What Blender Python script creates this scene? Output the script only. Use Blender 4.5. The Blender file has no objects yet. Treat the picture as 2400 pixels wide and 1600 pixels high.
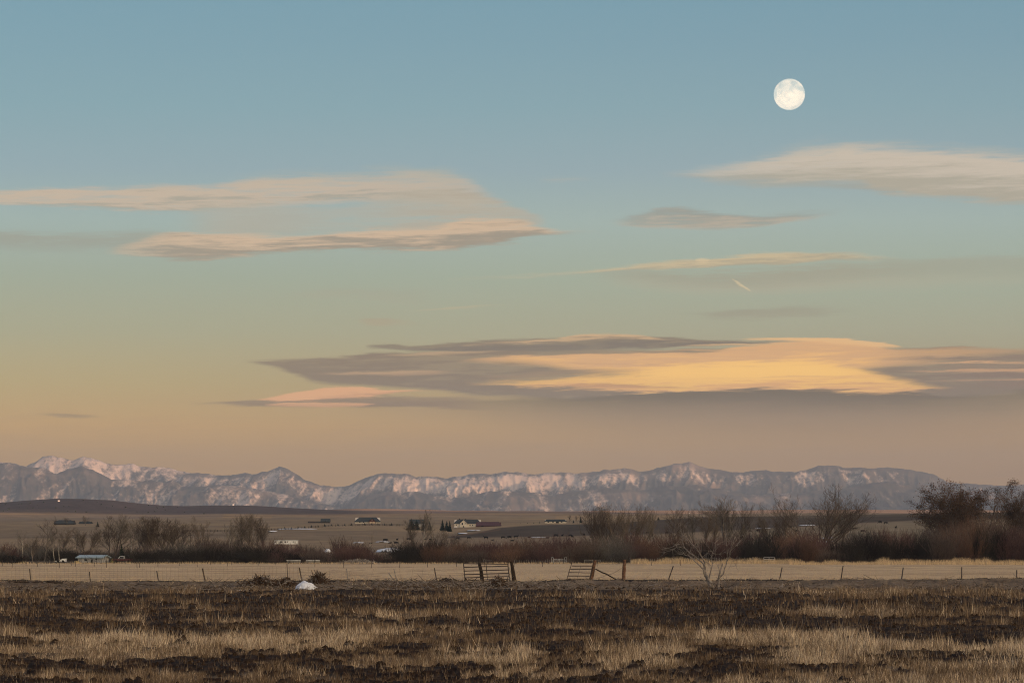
import bpy
SUN_E = 4.8; SUN_C = (1.0, 0.51, 0.29); NISH = 0.05; GLOW = 3.0
HAZE_D = 3.3e-5; HAZE_C = (.30, .42, .58)
RIDGE_H = [330, 330, 330, 330, 350, 390, 390, 340, 340, 340]
import bpy, math, random
import numpy as np
from mathutils import Vector, Matrix
R = math.radians
F = 115.0 / 36.0 * 2400.0        # focal length in photograph pixels
EYE = 2.07                       # camera height above the field
HROW = 1300.0                    # photograph row of the true horizon
scene = bpy.context.scene
col = scene.collection

# ------------------------------------------------------------------ camera
cam_data = bpy.data.cameras.new('camera')
cam_data.lens = 115.0; cam_data.sensor_width = 36.0; cam_data.sensor_fit = 'HORIZONTAL'
cam_data.shift_y = 500.0 / 2400.0
cam_data.clip_start = 0.5; cam_data.clip_end = 200000.0
cam = bpy.data.objects.new('camera', cam_data); col.objects.link(cam)
cam.location = (0, 0, EYE); cam.rotation_euler = (R(90), 0, 0)
scene.camera = cam

# ------------------------------------------------------------------ exposure
scene.view_settings.view_transform = 'Standard'
scene.view_settings.look = 'None'
scene.view_settings.exposure = 1.0
scene.view_settings.gamma = 1.0
scene.view_settings.use_curve_mapping = False
scene.cycles.use_denoising = True
scene.cycles.denoising_prefilter = 'NONE'
scene.cycles.use_adaptive_sampling = False
scene.cycles.pixel_filter_type = 'BLACKMAN_HARRIS'
scene.cycles.filter_width = 1.1
scene.cycles.max_bounces = 6
scene.cycles.diffuse_bounces = 2
scene.cycles.glossy_bounces = 1
scene.cycles.transparent_max_bounces = 8
scene.cycles.volume_bounces = 1
scene.cycles.sample_clamp_indirect = 4.0

# ------------------------------------------------------------------ sun
SUN_AZ, SUN_EL = 140.0, 2.2      # clockwise from the view direction (+Y)
sd = bpy.data.lights.new('sun', 'SUN')
sd.energy = SUN_E; sd.angle = R(0.5); sd.color = SUN_C
sun = bpy.data.objects.new('sun', sd); col.objects.link(sun)
to_sun = Vector((math.sin(R(SUN_AZ)) * math.cos(R(SUN_EL)), math.cos(R(SUN_AZ)) * math.cos(R(SUN_EL)), math.sin(R(SUN_EL))))
sun.rotation_euler = to_sun.to_track_quat('Z', 'Y').to_euler()
sun.location = (300, -400, 200)

# ------------------------------------------------------------------ node helpers
class X:
    """a socket (or number) that can be used in arithmetic"""
    def __init__(s, nt, v): s.nt, s.v = nt, v
    def _op(s, op, *a, clamp=False):
        n = s.nt.nodes.new('ShaderNodeMath'); n.operation = op; n.use_clamp = clamp
        for i, q in enumerate((s,) + a):
            q = q.v if isinstance(q, X) else q
            if isinstance(q, (int, float)): n.inputs[i].default_value = float(q)
            else: s.nt.links.new(q, n.inputs[i])
        return X(s.nt, n.outputs[0])
    def __add__(s, o): return s._op('ADD', o)
    __radd__ = __add__
    def __sub__(s, o): return s._op('SUBTRACT', o)
    def __rsub__(s, o): return X(s.nt, float(o))._op('SUBTRACT', s)
    def __mul__(s, o): return s._op('MULTIPLY', o)
    __rmul__ = __mul__
    def __truediv__(s, o): return s._op('DIVIDE', o)
    def mad(s, a, b, clamp=False): return s._op('MULTIPLY_ADD', a, b, clamp=clamp)
    def clamp(s): return s._op('ADD', 0.0, clamp=True)
    def sstep(s, lo, hi):
        n = s.nt.nodes.new('ShaderNodeMapRange'); n.interpolation_type = 'SMOOTHSTEP'
        s.nt.links.new(s.v, n.inputs['Value'])
        for k, q in (('From Min', lo), ('From Max', hi)):
            if isinstance(q, X): s.nt.links.new(q.v, n.inputs[k])
            else: n.inputs[k].default_value = q
        return X(s.nt, n.outputs[0])
    def curve(s, pts, ylo, yhi, xlo, xhi):
        """piecewise curve through pts (x, y): returns the y value"""
        t = s.mad(1.0 / (xhi - xlo), -xlo / (xhi - xlo), clamp=True)
        n = s.nt.nodes.new('ShaderNodeFloatCurve'); s.nt.links.new(t.v, n.inputs['Value'])
        c = n.mapping.curves[0]
        q = [((x - xlo) / (xhi - xlo), (y - ylo) / (yhi - ylo)) for x, y in pts]
        c.points[0].location = q[0]; c.points[1].location = q[-1]
        for x, y in q[1:-1]: c.points.new(x, y)
        n.mapping.use_clip = False; n.mapping.update()
        return X(s.nt, n.outputs[0]).mad(yhi - ylo, ylo)
def mixc(nt, f, a, b):
    n = nt.nodes.new('ShaderNodeMix'); n.data_type = 'RGBA'
    for i, q in ((0, f), (6, a), (7, b)):
        q = q.v if isinstance(q, X) else q
        if isinstance(q, (int, float)): n.inputs[i].default_value = float(q)
        elif isinstance(q, (tuple, list)): n.inputs[i].default_value = (*q, 1.0)
        else: nt.links.new(q, n.inputs[i])
    return n.outputs[2]
def ramp(nt, fac, stops, interp='LINEAR'):
    n = nt.nodes.new('ShaderNodeValToRGB'); nt.links.new(fac.v if isinstance(fac, X) else fac, n.inputs[0])
    n.color_ramp.interpolation = interp
    e = n.color_ramp.elements
    while len(e) > 1: e.remove(e[0])
    e[0].position = stops[0][0]; e[0].color = (*stops[0][1], 1)
    for p, c in stops[1:]:
        q = e.new(p); q.color = (*c, 1)
    return n.outputs[0]
def lin(c):
    """0-255 display colour to linear"""
    return tuple((v / 255 / 12.92) if v / 255 <= 0.04045 else ((v / 255 + 0.055) / 1.055) ** 2.4 for v in c)
def noise_node(nt, vec, scale, detail=4, rough=0.5, dist=0.0):
    n = nt.nodes.new('ShaderNodeTexNoise'); nt.links.new(vec, n.inputs['Vector'])
    n.inputs['Scale'].default_value = scale; n.inputs['Detail'].default_value = detail
    n.inputs['Roughness'].default_value = rough; n.inputs['Distortion'].default_value = dist
    return X(nt, n.outputs[0])
def comb(nt, x, y, z=0.0):
    n = nt.nodes.new('ShaderNodeCombineXYZ')
    for i, q in enumerate((x, y, z)):
        q = q.v if isinstance(q, X) else q
        if isinstance(q, (int, float)): n.inputs[i].default_value = q
        else: nt.links.new(q, n.inputs[i])
    return n.outputs[0]

# ------------------------------------------------------------------ sky
world = bpy.data.worlds.new('World'); scene.world = world; world.use_nodes = True
wt = world.node_tree; wt.nodes.clear()
out = wt.nodes.new('ShaderNodeOutputWorld')
nish = wt.nodes.new('ShaderNodeTexSky'); nish.sky_type = 'NISHITA'; nish.sun_disc = False
nish.sun_elevation = R(SUN_EL); nish.sun_rotation = R(SUN_AZ)
nish.altitude = 1400; nish.air_density = 1.0; nish.dust_density = 1.5; nish.ozone_density = 1.5
bg1 = wt.nodes.new('ShaderNodeBackground'); bg1.inputs[1].default_value = NISH
wt.links.new(nish.outputs[0], bg1.inputs[0])
tc = wt.nodes.new('ShaderNodeTexCoord')
sp = wt.nodes.new('ShaderNodeSeparateXYZ'); wt.links.new(tc.outputs['Generated'], sp.inputs[0])
dx, dy, dz = (X(wt, sp.outputs[i]) for i in range(3))
hyp = (dx * dx + dy * dy)._op('SQRT')
AZ = dx._op('ARCTAN2', dy) * F            # bearing, in units of 1/F radian from +Y
ROW = (dz / hyp).mad(-F, HROW)             # elevation, the same unit, counted down from the horizon
def ax(px): return math.atan((px - 1200.0) / F) * F
# clear sky: warm band over the horizon, greenish above it, blue overhead
def rampsky(stops):
    # stops: (photograph row, display colour); the ramp runs from row 1310 up to the zenith
    top = HROW - 1310 - F * 1.6
    f = ROW
    lo, hi = 1310.0, -900.0
    t1 = f.mad(1 / (hi - lo), -lo / (hi - lo), clamp=True)
    return ramp(wt, t1, [((r - lo) / (hi - lo), lin(c)) for r, c in stops])
L_STOPS = [(1310, (210, 154, 81)), (1080, (218, 164, 86)), (1000, (229, 178, 96)), (900, (207, 182, 119)), (780, (185, 182, 144)), (650, (171, 183, 160)), (520, (168, 189, 182)), (400, (152, 179, 186)), (250, (137, 174, 184)), (100, (128, 168, 182)), (0, (123, 165, 181)), (-900, (86, 116, 146))]
R_STOPS = [(1310, (194, 142, 81)), (1080, (198, 149, 86)), (1000, (198, 154, 92)), (900, (188, 166, 116)), (780, (184, 182, 148)), (650, (176, 189, 165)), (520, (174, 193, 184)), (400, (158, 182, 187)), (250, (142, 176, 185)), (100, (131, 169, 183)), (0, (125, 166, 182)), (-900, (86, 116, 146))]
side = AZ.sstep(-1200.0, 1000.0)
clear = mixc(wt, side, rampsky(L_STOPS), rampsky(R_STOPS))
# towards the zenith the blue deepens
zen = dz.sstep(0.16, 0.95)
clear = mixc(wt, zen, clear, lin((70, 98, 132)))
# clouds: streaky noise shared by all of them
PX = AZ + 1200.0
n_warp = noise_node(wt, comb(wt, PX * 0.0016, ROW * 0.009, 3.1), 1.0, 4, 0.55)
n_str = noise_node(wt, comb(wt, PX.mad(0.004, 0.0), (ROW + PX * 0.03) * 0.045, 7.7), 1.0, 5, 0.62, 0.4)
n_big = noise_node(wt, comb(wt, PX * 0.0035, ROW * 0.016, 1.3), 1.0, 5, 0.6, 0.6)
WR = (n_warp - 0.5)
n_fin = noise_node(wt, comb(wt, PX.mad(0.011, 0.0), (ROW + PX * 0.02) * 0.16, 2.2), 1.0, 4, 0.65, 0.2)
STR = (n_str - 0.5).mad(2.2, (n_fin - 0.5) * 1.5)
BIG = (n_big - 0.5)
def cloud(sky, top, bot, c_top, c_bot, alpha, st, sb, warp=20.0, streak=0.0, big=0.0, split=None, cs=0.0, acurve=None, tip=0.0):
    """a cloud between two outlines given in photograph pixels"""
    rm = sum(y for _, y in top) / len(top); k = np.interp(rm, [300, 560, 800, 950], [0, 1, 2, 3])
    ad_ = [np.interp(k, [0, 1, 2, 3], q) for q in ((0, 3, 9, 11), (6, 7, 5, 4), (5, 3, -7, -9))]
    c_top = tuple(c_top[i] + ad_[i]*.8 for i in range(3)); c_bot = tuple(c_bot[i] + ad_[i]*.8 for i in range(3))
    # seen through the haze over the plain the lower clouds lose contrast, so they are that much stronger in themselves
    k_ = float(np.interp(rm, [400, 600, 780], [1.08, 1.2, 1.5])); b_ = [float(np.interp(rm, [400, 780], q)) for q in ((.31, .40), (.40, .34), (.41, .23))]
    thru = lambda c: tuple(max(.02, b_[i] + (lin(c)[i] - b_[i]) * k_) for i in range(3))
    top = [(ax(x), y) for x, y in top]; bot = [(ax(x), y) for x, y in bot]
    ys = [y for _, y in top + bot]; ylo, yhi = min(ys) - 5, max(ys) + 5
    r = ROW + WR * warp + BIG * big + STR * min(16.0, 5.0 + st * .5)
    T = AZ.curve(top, ylo, yhi, top[0][0], top[-1][0])
    B = AZ.curve(bot, ylo, yhi, bot[0][0], bot[-1][0])
    a = (r - T).sstep(0.0, st) * (B - r).sstep(0.0, sb)
    x0, x1 = top[0][0], top[-1][0]; e = min(14.0, (x1 - x0) * .12)
    if acurve: ac = [(x0 - 1, 0.0), (x0 + e * .5, acurve[0][1])] + [(ax(x), y) for x, y in acurve[1:-1]] + [(x1 - e * .5, acurve[-1][1]), (x1 + 1, 0.0)]
    else: ac = [(x0 - 1, 0.0), (x0 + e, 1.0), (x1 - e, 1.0), (x1 + 1, 0.0)]
    a = a * AZ.curve(ac, 0.0, 1.0, x0 - 1, x1 + 1)
    if streak: a = a * STR.mad(streak * 1.5, 1.12, clamp=True)
    a = a * alpha
    h = (r - T) / ((B - T)._op('MAXIMUM', 6.0))
    if cs: h = h + STR * (cs * 2.0)
    lo, hi = split or (0.1, 0.9)
    c = mixc(wt, h.sstep(lo, hi), thru(c_top), thru(c_bot))
    return mixc(wt, a, sky, c)
s_ = clear
GREY = (146, 134, 118); CREAM = (204, 184, 165); GOLD = (250, 203, 130); PEACH = (224, 180, 136)
# --- high left: two long strands joined by a veil on the right
s_ = cloud(s_, [(-800, 560), (0, 545), (200, 548), (420, 545), (620, 560)], [(-800, 600), (0, 600), (200, 600), (450, 606), (620, 600)], (163, 160, 146), (160, 160, 148), .62, 22, 24, 26, .9, 10, acurve=[(-800, 1), (400, 1), (620, 0)])
s_ = cloud(s_, [(-500, 455), (0, 452), (130, 436), (340, 438), (480, 432), (620, 414), (800, 402), (1000, 398), (1090, 408), (1150, 440), (1220, 470)],
           [(-500, 500), (0, 495), (200, 500), (380, 512), (540, 502), (700, 488), (880, 480), (1020, 482), (1120, 500), (1220, 500)],
           (204, 184, 164), (178, 169, 154), .97, 20, 16, 30, .7, 18, split=(.45, 1.1), cs=.5, acurve=[(-500, 1), (600, 1), (850, .95), (1000, .9), (1100, .7), (1220, 0)])
s_ = cloud(s_, [(380, 480), (560, 470), (800, 476), (1000, 430), (1100, 440), (1200, 470), (1290, 520)],
           [(380, 570), (560, 570), (800, 560), (1000, 575), (1150, 570), (1230, 560), (1290, 545)],
           (190, 179, 162), (188, 174, 156), .85, 22, 28, 40, .9, 34, cs=.8, acurve=[(380, 0), (560, .7), (800, .55), (980, .9), (1130, 1), (1290, .3)])
s_ = cloud(s_, [(240, 590), (340, 560), (420, 546), (540, 544), (700, 548), (860, 532), (1000, 528), (1120, 505), (1200, 510), (1300, 532), (1430, 541)],
           [(240, 600), (340, 610), (450, 620), (540, 610), (640, 600), (860, 592), (1050, 590), (1160, 580), (1260, 562), (1350, 552), (1430, 549)],
           (213, 185, 158), (166, 154, 138), .96, 18, 12, 18, .5, 14, split=(.25, .95), cs=.4, acurve=[(240, .2), (350, .8), (450, 1), (1250, 1), (1360, .7), (1430, .1)])
s_ = cloud(s_, [(420, 440), (600, 400), (800, 385), (1000, 378), (1100, 390), (1180, 430)], [(420, 470), (600, 450), (800, 440), (1000, 440), (1100, 450), (1180, 470)], (182, 180, 168), (186, 180, 166), .5, 34, 30, 40, 1.3, 40, acurve=[(420, 0), (700, .8), (1000, 1), (1180, 0)])
# --- high right
s_ = cloud(s_, [(1640, 370), (1800, 338), (1950, 318), (2100, 326), (2300, 342), (2400, 352), (2700, 380)], [(1640, 400), (1800, 400), (1950, 400), (2100, 410), (2300, 420), (2400, 420), (2700, 440)], (190, 184, 172), (200, 190, 174), .6, 44, 30, 30, 1.0, 50, acurve=[(1640, 0), (1850, 1), (2700, 1)])
s_ = cloud(s_, [(1600, 425), (1750, 418), (1900, 420), (2100, 440)], [(1600, 434), (1750, 442), (1900, 446), (2100, 470)], (172, 168, 156), (172, 168, 156), .7, 16, 16, 20, 1.0, 14, acurve=[(1600, 0), (1750, .7), (2100, 1)])
s_ = cloud(s_, [(1520, 400), (1620, 388), (1700, 376), (1820, 354), (1900, 343), (1985, 336), (2080, 342), (2170, 350), (2300, 360), (2400, 372), (2700, 400), (3100, 500)],
           [(1520, 406), (1700, 436), (1850, 440), (1980, 440), (2060, 462), (2180, 480), (2300, 492), (2400, 500), (2700, 520), (3100, 510)],
           (210, 195, 178), (184, 175, 158), .97, 26, 24, 20, .3, 18, split=(.15, .85), cs=.25, acurve=[(1520, .35), (1700, .8), (1900, 1), (2700, 1), (3100, 0)])
s_ = cloud(s_, [(1400, 505), (1500, 496), (1570, 482), (1640, 488), (1760, 500), (1900, 492), (2000, 485)],
           [(1400, 520), (1500, 540), (1600, 540), (1720, 537), (1850, 527), (1940, 516), (2000, 500)],
           (158, 156, 146), (190, 173, 154), .85, 14, 10, 16, .7, 14, cs=.5, acurve=[(1400, 0), (1500, .75), (1700, .95), (1850, .8), (2000, 0)])
s_ = cloud(s_, [(1240, 412), (1320, 410), (1420, 416)], [(1240, 430), (1320, 430), (1420, 426)], (186, 182, 172), (180, 178, 168), .5, 12, 12, 14, 1, 5, acurve=[(1240, 0), (1310, 1), (1420, 0)])
# --- middle right
s_ = cloud(s_, [(1300, 640), (1500, 628), (1700, 625), (2000, 615), (2200, 608), (2400, 600), (2800, 600)], [(1300, 655), (1500, 690), (1700, 705), (2000, 700), (2400, 692), (2800, 680)],
           (170, 164, 145), (182, 176, 155), .75, 20, 34, 24, .8, 20, split=(.3, .8), acurve=[(1300, 0), (1500, .8), (1900, 1), (2200, .7), (2800, .3)])
s_ = cloud(s_, [(1050, 652), (1250, 638), (1400, 627), (1560, 608), (1700, 598), (1800, 590), (1900, 594), (2040, 600), (2100, 606), (2180, 630)],
           [(1050, 662), (1250, 654), (1400, 645), (1560, 634), (1700, 628), (1850, 626), (1950, 620), (2080, 622), (2180, 640)],
           (207, 188, 155), (180, 169, 146), .95, 11, 9, 14, .5, 10, split=(.25, .95), cs=.4, acurve=[(1050, .25), (1300, .4), (1450, .9), (1900, 1), (2050, .55), (2180, 0)])
s_ = cloud(s_, [(1480, 722), (1620, 728), (1750, 718), (1900, 716), (2050, 722)], [(1480, 726), (1620, 744), (1740, 758), (1900, 752), (2050, 730)], (162, 157, 140), (164, 158, 140), .62, 16, 14, 14, .7, 14, acurve=[(1480, 0), (1650, 1), (1900, .8), (2050, 0)])
s_ = cloud(s_, [(620, 690), (720, 680), (850, 672), (950, 672), (1060, 660)], [(620, 700), (720, 705), (850, 706), (950, 720), (1060, 700)], (170, 166, 148), (176, 170, 150), .42, 14, 16, 16, 1, 10, acurve=[(620, 0), (760, .9), (950, .6), (1060, 0)])
s_ = cloud(s_, [(820, 748), (880, 744), (960, 752), (1020, 764)], [(820, 760), (880, 770), (960, 768), (1020, 770)], (176, 160, 136), (178, 162, 138), .5, 8, 10, 8, 1, 6, acurve=[(820, 0), (870, 1), (1020, 0)])
s_ = cloud(s_, [(930, 730), (1040, 719), (1150, 712), (1240, 708)], [(930, 736), (1040, 728), (1150, 721), (1240, 716)], (196, 180, 148), (190, 176, 148), .55, 5, 6, 5, .6, 3, acurve=[(930, 0), (1040, 1), (1240, 0)])
# two scraps of old contrail
s_ = cloud(s_, [(1630, 605), (1645, 603), (1664, 606)], [(1630, 618), (1645, 621), (1664, 616)], (222, 200, 164), (214, 192, 158), .7, 6, 7, 3, .8, 3)
s_ = cloud(s_, [(1716, 651), (1738, 664), (1762, 683)], [(1716, 657), (1738, 676), (1762, 688)], (218, 200, 165), (205, 188, 156), .7, 4, 5, 3, .6, 2)
# --- the large golden lens: grey body, lit faces, dark underside
s_ = cloud(s_, [(60, 974), (160, 971), (270, 975)], [(60, 978), (160, 983), (270, 979)], (150, 134, 112), (158, 140, 116), .6, 4, 5, 4, .4, 2, acurve=[(60, 0), (160, 1), (270, 0)])
s_ = cloud(s_, [(560, 848), (680, 838), (800, 834), (900, 826), (1000, 824), (1200, 818), (1500, 815), (1800, 815), (2100, 814), (2400, 820), (2800, 830), (3300, 850)],
           [(560, 852), (640, 868), (700, 888), (780, 906), (900, 912), (980, 918), (1200, 935), (1500, 945), (1800, 950), (2200, 945), (2400, 930), (2800, 910), (3300, 860)],
           (158, 144, 122), (148, 134, 116), .92, 8, 14, 8, .25, 6, split=(0, .6), cs=.6)
s_ = cloud(s_, [(880, 838), (1000, 826), (1080, 824), (1200, 818)], [(880, 842), (1000, 838), (1080, 836), (1200, 826)], (196, 170, 138), (190, 165, 134), .6, 5, 6, 8, 1.2, 4)
s_ = cloud(s_, [(700, 876), (850, 870), (1000, 864), (1100, 868)], [(700, 880), (850, 884), (1000, 882), (1100, 876)], (206, 174, 138), (186, 158, 130), .7, 6, 8, 8, 1.4, 5, acurve=[(700, 0), (820, 1), (1000, .8), (1100, 0)])
s_ = cloud(s_, [(855, 812), (920, 804), (960, 808), (1040, 802), (1150, 795), (1300, 788), (1500, 786), (1700, 796), (1900, 800)],
           [(855, 816), (920, 822), (1000, 828), (1100, 830), (1300, 826), (1500, 820), (1700, 813), (1900, 806)],
           (152, 140, 120), (140, 130, 116), .9, 7, 7, 8, .4, 5, cs=.5)
s_ = cloud(s_, [(1040, 812), (1150, 802), (1300, 790), (1400, 779), (1470, 781), (1560, 794), (1640, 803)], [(1040, 816), (1150, 812), (1300, 806), (1400, 800), (1470, 799), (1560, 803), (1640, 806)],
           (206, 176, 140), (170, 150, 126), .8, 5, 9, 8, .8, 5, split=(.1, .9), cs=.7)
# underside
s_ = cloud(s_, [(560, 960), (800, 945), (1000, 930), (1350, 922), (1500, 916), (1800, 908), (2100, 914), (2250, 925), (2500, 900), (3000, 880)],
           [(560, 965), (800, 990), (1000, 1010), (1350, 1040), (1800, 1050), (2200, 1045), (2500, 1030), (3000, 1000)],
           (126, 117, 98), (152, 134, 114), .90, 12, 110, 10, .15, 12, split=(.02, .6), acurve=[(560, 0), (900, .5), (1200, .72), (1500, .95), (1900, 1), (2300, .8), (3000, .4)])
# lower left lens
s_ = cloud(s_, [(440, 948), (560, 938), (660, 930), (800, 925), (1000, 925), (1200, 915)], [(440, 952), (560, 954), (660, 955), (800, 956), (1000, 960), (1200, 965)], (150, 134, 115), (146, 130, 113), .85, 7, 7, 6, .2, 3, acurve=[(440, .5), (560, .9), (1000, .9), (1200, 0)])
s_ = cloud(s_, [(600, 934), (660, 922), (720, 912), (790, 903), (850, 905), (920, 912), (1000, 912), (1050, 909)], [(600, 940), (660, 941), (760, 939), (850, 934), (930, 926), (1000, 918), (1050, 914)],
           (226, 178, 138), (206, 164, 130), .97, 6, 7, 6, .25, 3, split=(.4, 1), cs=.35)
s_ = cloud(s_, [(620, 946), (720, 939), (800, 940), (880, 944)], [(620, 952), (720, 955), (800, 956), (880, 950)], (218, 174, 136), (206, 164, 130), .9, 5, 5, 6, .8, 3)
# golden faces
s_ = cloud(s_, [(1060, 846), (1150, 834), (1300, 829), (1500, 825), (1650, 822), (1740, 808), (1850, 800), (2000, 799), (2100, 816), (2300, 818), (2500, 822)],
           [(1060, 850), (1150, 856), (1250, 862), (1350, 874), (1500, 880), (1700, 884), (1900, 880), (2100, 868), (2300, 846), (2500, 834)],
           (218, 176, 133), (238, 190, 130), .97, 8, 20, 9, .3, 5, split=(.3, 1), cs=.5, acurve=[(1060, .7), (1200, .95), (2000, 1), (2150, .65), (2500, .3)])
s_ = cloud(s_, [(1720, 797), (1800, 791), (1900, 792), (2010, 796), (2080, 804), (2120, 814)], [(1720, 800), (1800, 803), (1900, 808), (2010, 816), (2080, 820), (2120, 818)], (226, 188, 142), (228, 186, 138), .9, 5, 8, 6, .9, 4, cs=.5)
s_ = cloud(s_, [(1090, 892), (1180, 882), (1300, 872), (1450, 862), (1600, 846), (1800, 838), (1950, 842), (2050, 866), (2150, 890), (2250, 912)],
           [(1090, 902), (1180, 908), (1320, 914), (1450, 922), (1600, 922), (1800, 918), (1950, 922), (2100, 928), (2200, 923), (2250, 918)],
           (246, 198, 128), (228, 180, 130), .97, 24, 11, 9, .35, 6, split=(.35, 1), cs=.5, acurve=[(1090, .75), (1300, .9), (1600, 1), (2000, 1), (2150, .9), (2250, .4)])
s_ = cloud(s_, [(1500, 858), (1650, 846), (1800, 838), (1900, 842), (2000, 860), (2060, 876)], [(1500, 892), (1650, 898), (1800, 902), (1900, 902), (2000, 896), (2060, 888)],
           (252, 205, 130), (251, 202, 128), .85, 26, 26, 8, .35, 6)
s_ = cloud(s_, [(1100, 880), (1170, 876), (1300, 866), (1420, 862)], [(1100, 884), (1170, 888), (1300, 878), (1420, 866)], (156, 140, 120), (166, 146, 122), .8, 5, 7, 8, .6, 3)
s_ = cloud(s_, [(1320, 902), (1420, 895), (1560, 900), (1650, 906)], [(1320, 908), (1420, 912), (1560, 911), (1650, 910)], (186, 150, 120), (190, 152, 122), .6, 5, 6, 6, .9, 3)
for (x0, x1, y0, th, c_, a_) in [(1230, 1900, 842, 3, (226, 184, 134), .7), (1380, 2050, 826, 3, (208, 172, 132), .6), (1500, 2120, 889, 3, (228, 184, 132), .6), (1180, 1620, 856, 3, (200, 164, 130), .6), (1560, 1980, 813, 3, (214, 178, 136), .7), (1700, 2180, 906, 3, (214, 170, 128), .7)]:
    s_ = cloud(s_, [(x0, y0), ((x0 + x1) / 2, y0 - th - 5), (x1, y0)], [(x0, y0 + 2), ((x0 + x1) / 2, y0 + th - 5), (x1, y0 + 2)], c_, c_, a_, 3, 4, 12, 1.2, 4)
# streaks on the right
for (x0, x1, y0, th, c, a) in [(2000, 2700, 842, 10, (152, 136, 118), .8), (2050, 2700, 862, 9, (156, 140, 120), .8), (2120, 2700, 882, 14, (148, 132, 116), .85), (2250, 2700, 905, 18, (150, 132, 116), .6),
                               (2110, 2700, 852, 6, (216, 174, 134), .8), (2080, 2600, 872, 6, (206, 168, 132), .7), (2150, 2700, 893, 4, (196, 160, 130), .6)]:
    s_ = cloud(s_, [(x0, y0), ((x0 + x1) / 2, y0 - th), (x1, y0)], [(x0, y0 + 3), ((x0 + x1) / 2, y0 + th), (x1, y0 + 3)], c, c, a, th * .9, th * .9, 10, 1.2, 5)
# the low dim band over the mountains is faintly streaked
low = ROW.sstep(880.0, 1000.0) * (X(wt, 1.0)._op('MULTIPLY', 1.0)) * STR.mad(0.9, 0.1, clamp=True)
s_ = mixc(wt, low * 0.16, s_, lin((150, 122, 110)))
# twilight glow round the low sun, behind the viewer
dots = wt.nodes.new('ShaderNodeVectorMath'); dots.operation = 'DOT_PRODUCT'
wt.links.new(tc.outputs['Generated'], dots.inputs[0]); dots.inputs[1].default_value = tuple(to_sun)
cosun = X(wt, dots.outputs['Value'])
glow = (cosun.sstep(-0.55, 1.0)) * GLOW + 1.0
belowh = dz.sstep(-0.02, 0.0)
bg2 = wt.nodes.new('ShaderNodeBackground')
tint = mixc(wt, cosun.sstep(0.2, 1.0), s_, lin((240, 216, 178)))
# what the Sky Texture already gives along the horizon, so that the sum keeps the photograph's colour
NS = [(1500, (.061, .033, .0057)), (1300, (.0755, .041, .007)), (1200, (.102, .0627, .0124)), (1100, (.1129, .0816, .0218)), (1000, (.1143, .0955, .034)), (900, (.1097, .1043, .0477)), (800, (.1037, .1083, .0593)),
      (700, (.0975, .11, .0697)), (600, (.0905, .1093, .078)), (500, (.0845, .107, .084)), (400, (.0795, .1047, .0888)), (300, (.0747, .1018, .0923)), (200, (.07, .0988, .0941)), (0, (.063, .0923, .0959)), (-900, (.03, .045, .06))]
subc = ramp(wt, ROW.mad(-1 / 2400.0, 1500 / 2400.0, clamp=True), [((1500 - r) / 2400.0, tuple(q * 2 for q in c)) for r, c in NS])
sub = wt.nodes.new('ShaderNodeMix'); sub.data_type = 'RGBA'; sub.blend_type = 'SUBTRACT'; sub.inputs[0].default_value = 1.0; sub.clamp_result = False
wt.links.new(tint, sub.inputs[6]); wt.links.new(subc, sub.inputs[7])
wt.links.new(sub.outputs[2], bg2.inputs[0]); wt.links.new((glow * 0.5).v, bg2.inputs[1])
ad = wt.nodes.new('ShaderNodeAddShader'); wt.links.new(bg1.outputs[0], ad.inputs[0]); wt.links.new(bg2.outputs[0], ad.inputs[1])
wt.links.new(ad.outputs[0], out.inputs[0])


# ------------------------------------------------------------------ numpy noise
rng = np.random.default_rng(7)
_P = np.random.default_rng(11).integers(0, 2 ** 31 - 1, 4096)
def _h(ix, iy, s):
    a = (ix.astype(np.int64) * 374761393 + iy.astype(np.int64) * 668265263 + s * 1442695041) & 0xffffffff
    a = ((a ^ (a >> 13)) * 1274126177) & 0xffffffff
    return ((a ^ (a >> 16)) & 0xffff) / 65535.0
def vnoise(x, y, s=0):
    ix = np.floor(x); iy = np.floor(y); fx = x - ix; fy = y - iy
    fx = fx * fx * fx * (fx * (fx * 6 - 15) + 10); fy = fy * fy * fy * (fy * (fy * 6 - 15) + 10)
    a = _h(ix, iy, s); b = _h(ix + 1, iy, s); c = _h(ix, iy + 1, s); d = _h(ix + 1, iy + 1, s)
    return (a + (b - a) * fx) * (1 - fy) + (c + (d - c) * fx) * fy
def fbm(x, y, o=5, s=0, g=0.5, l=2.03):
    t = 0.0; a = 1.0; n = 0.0
    for k in range(o):
        t = t + a * vnoise(x, y, s + k * 17); n += a; a *= g
        x, y = x * l * .8 - y * l * .6 + 5.1, x * l * .6 + y * l * .8 - 3.7
    return t / n
def ridged(x, y, o=5, s=0, g=0.5, l=2.1):
    t = 0.0; a = 1.0; n = 0.0
    for k in range(o):
        v = 1 - np.abs(2 * vnoise(x, y, s + k * 17) - 1); t = t + a * v * v; n += a; a *= g
        x, y = x * l * .8 - y * l * .6 + 5.1, x * l * .6 + y * l * .8 - 3.7
    return t / n
def sst(x, a, b):
    t = np.clip((x - a) / (b - a), 0, 1); return t * t * (3 - 2 * t)

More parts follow.
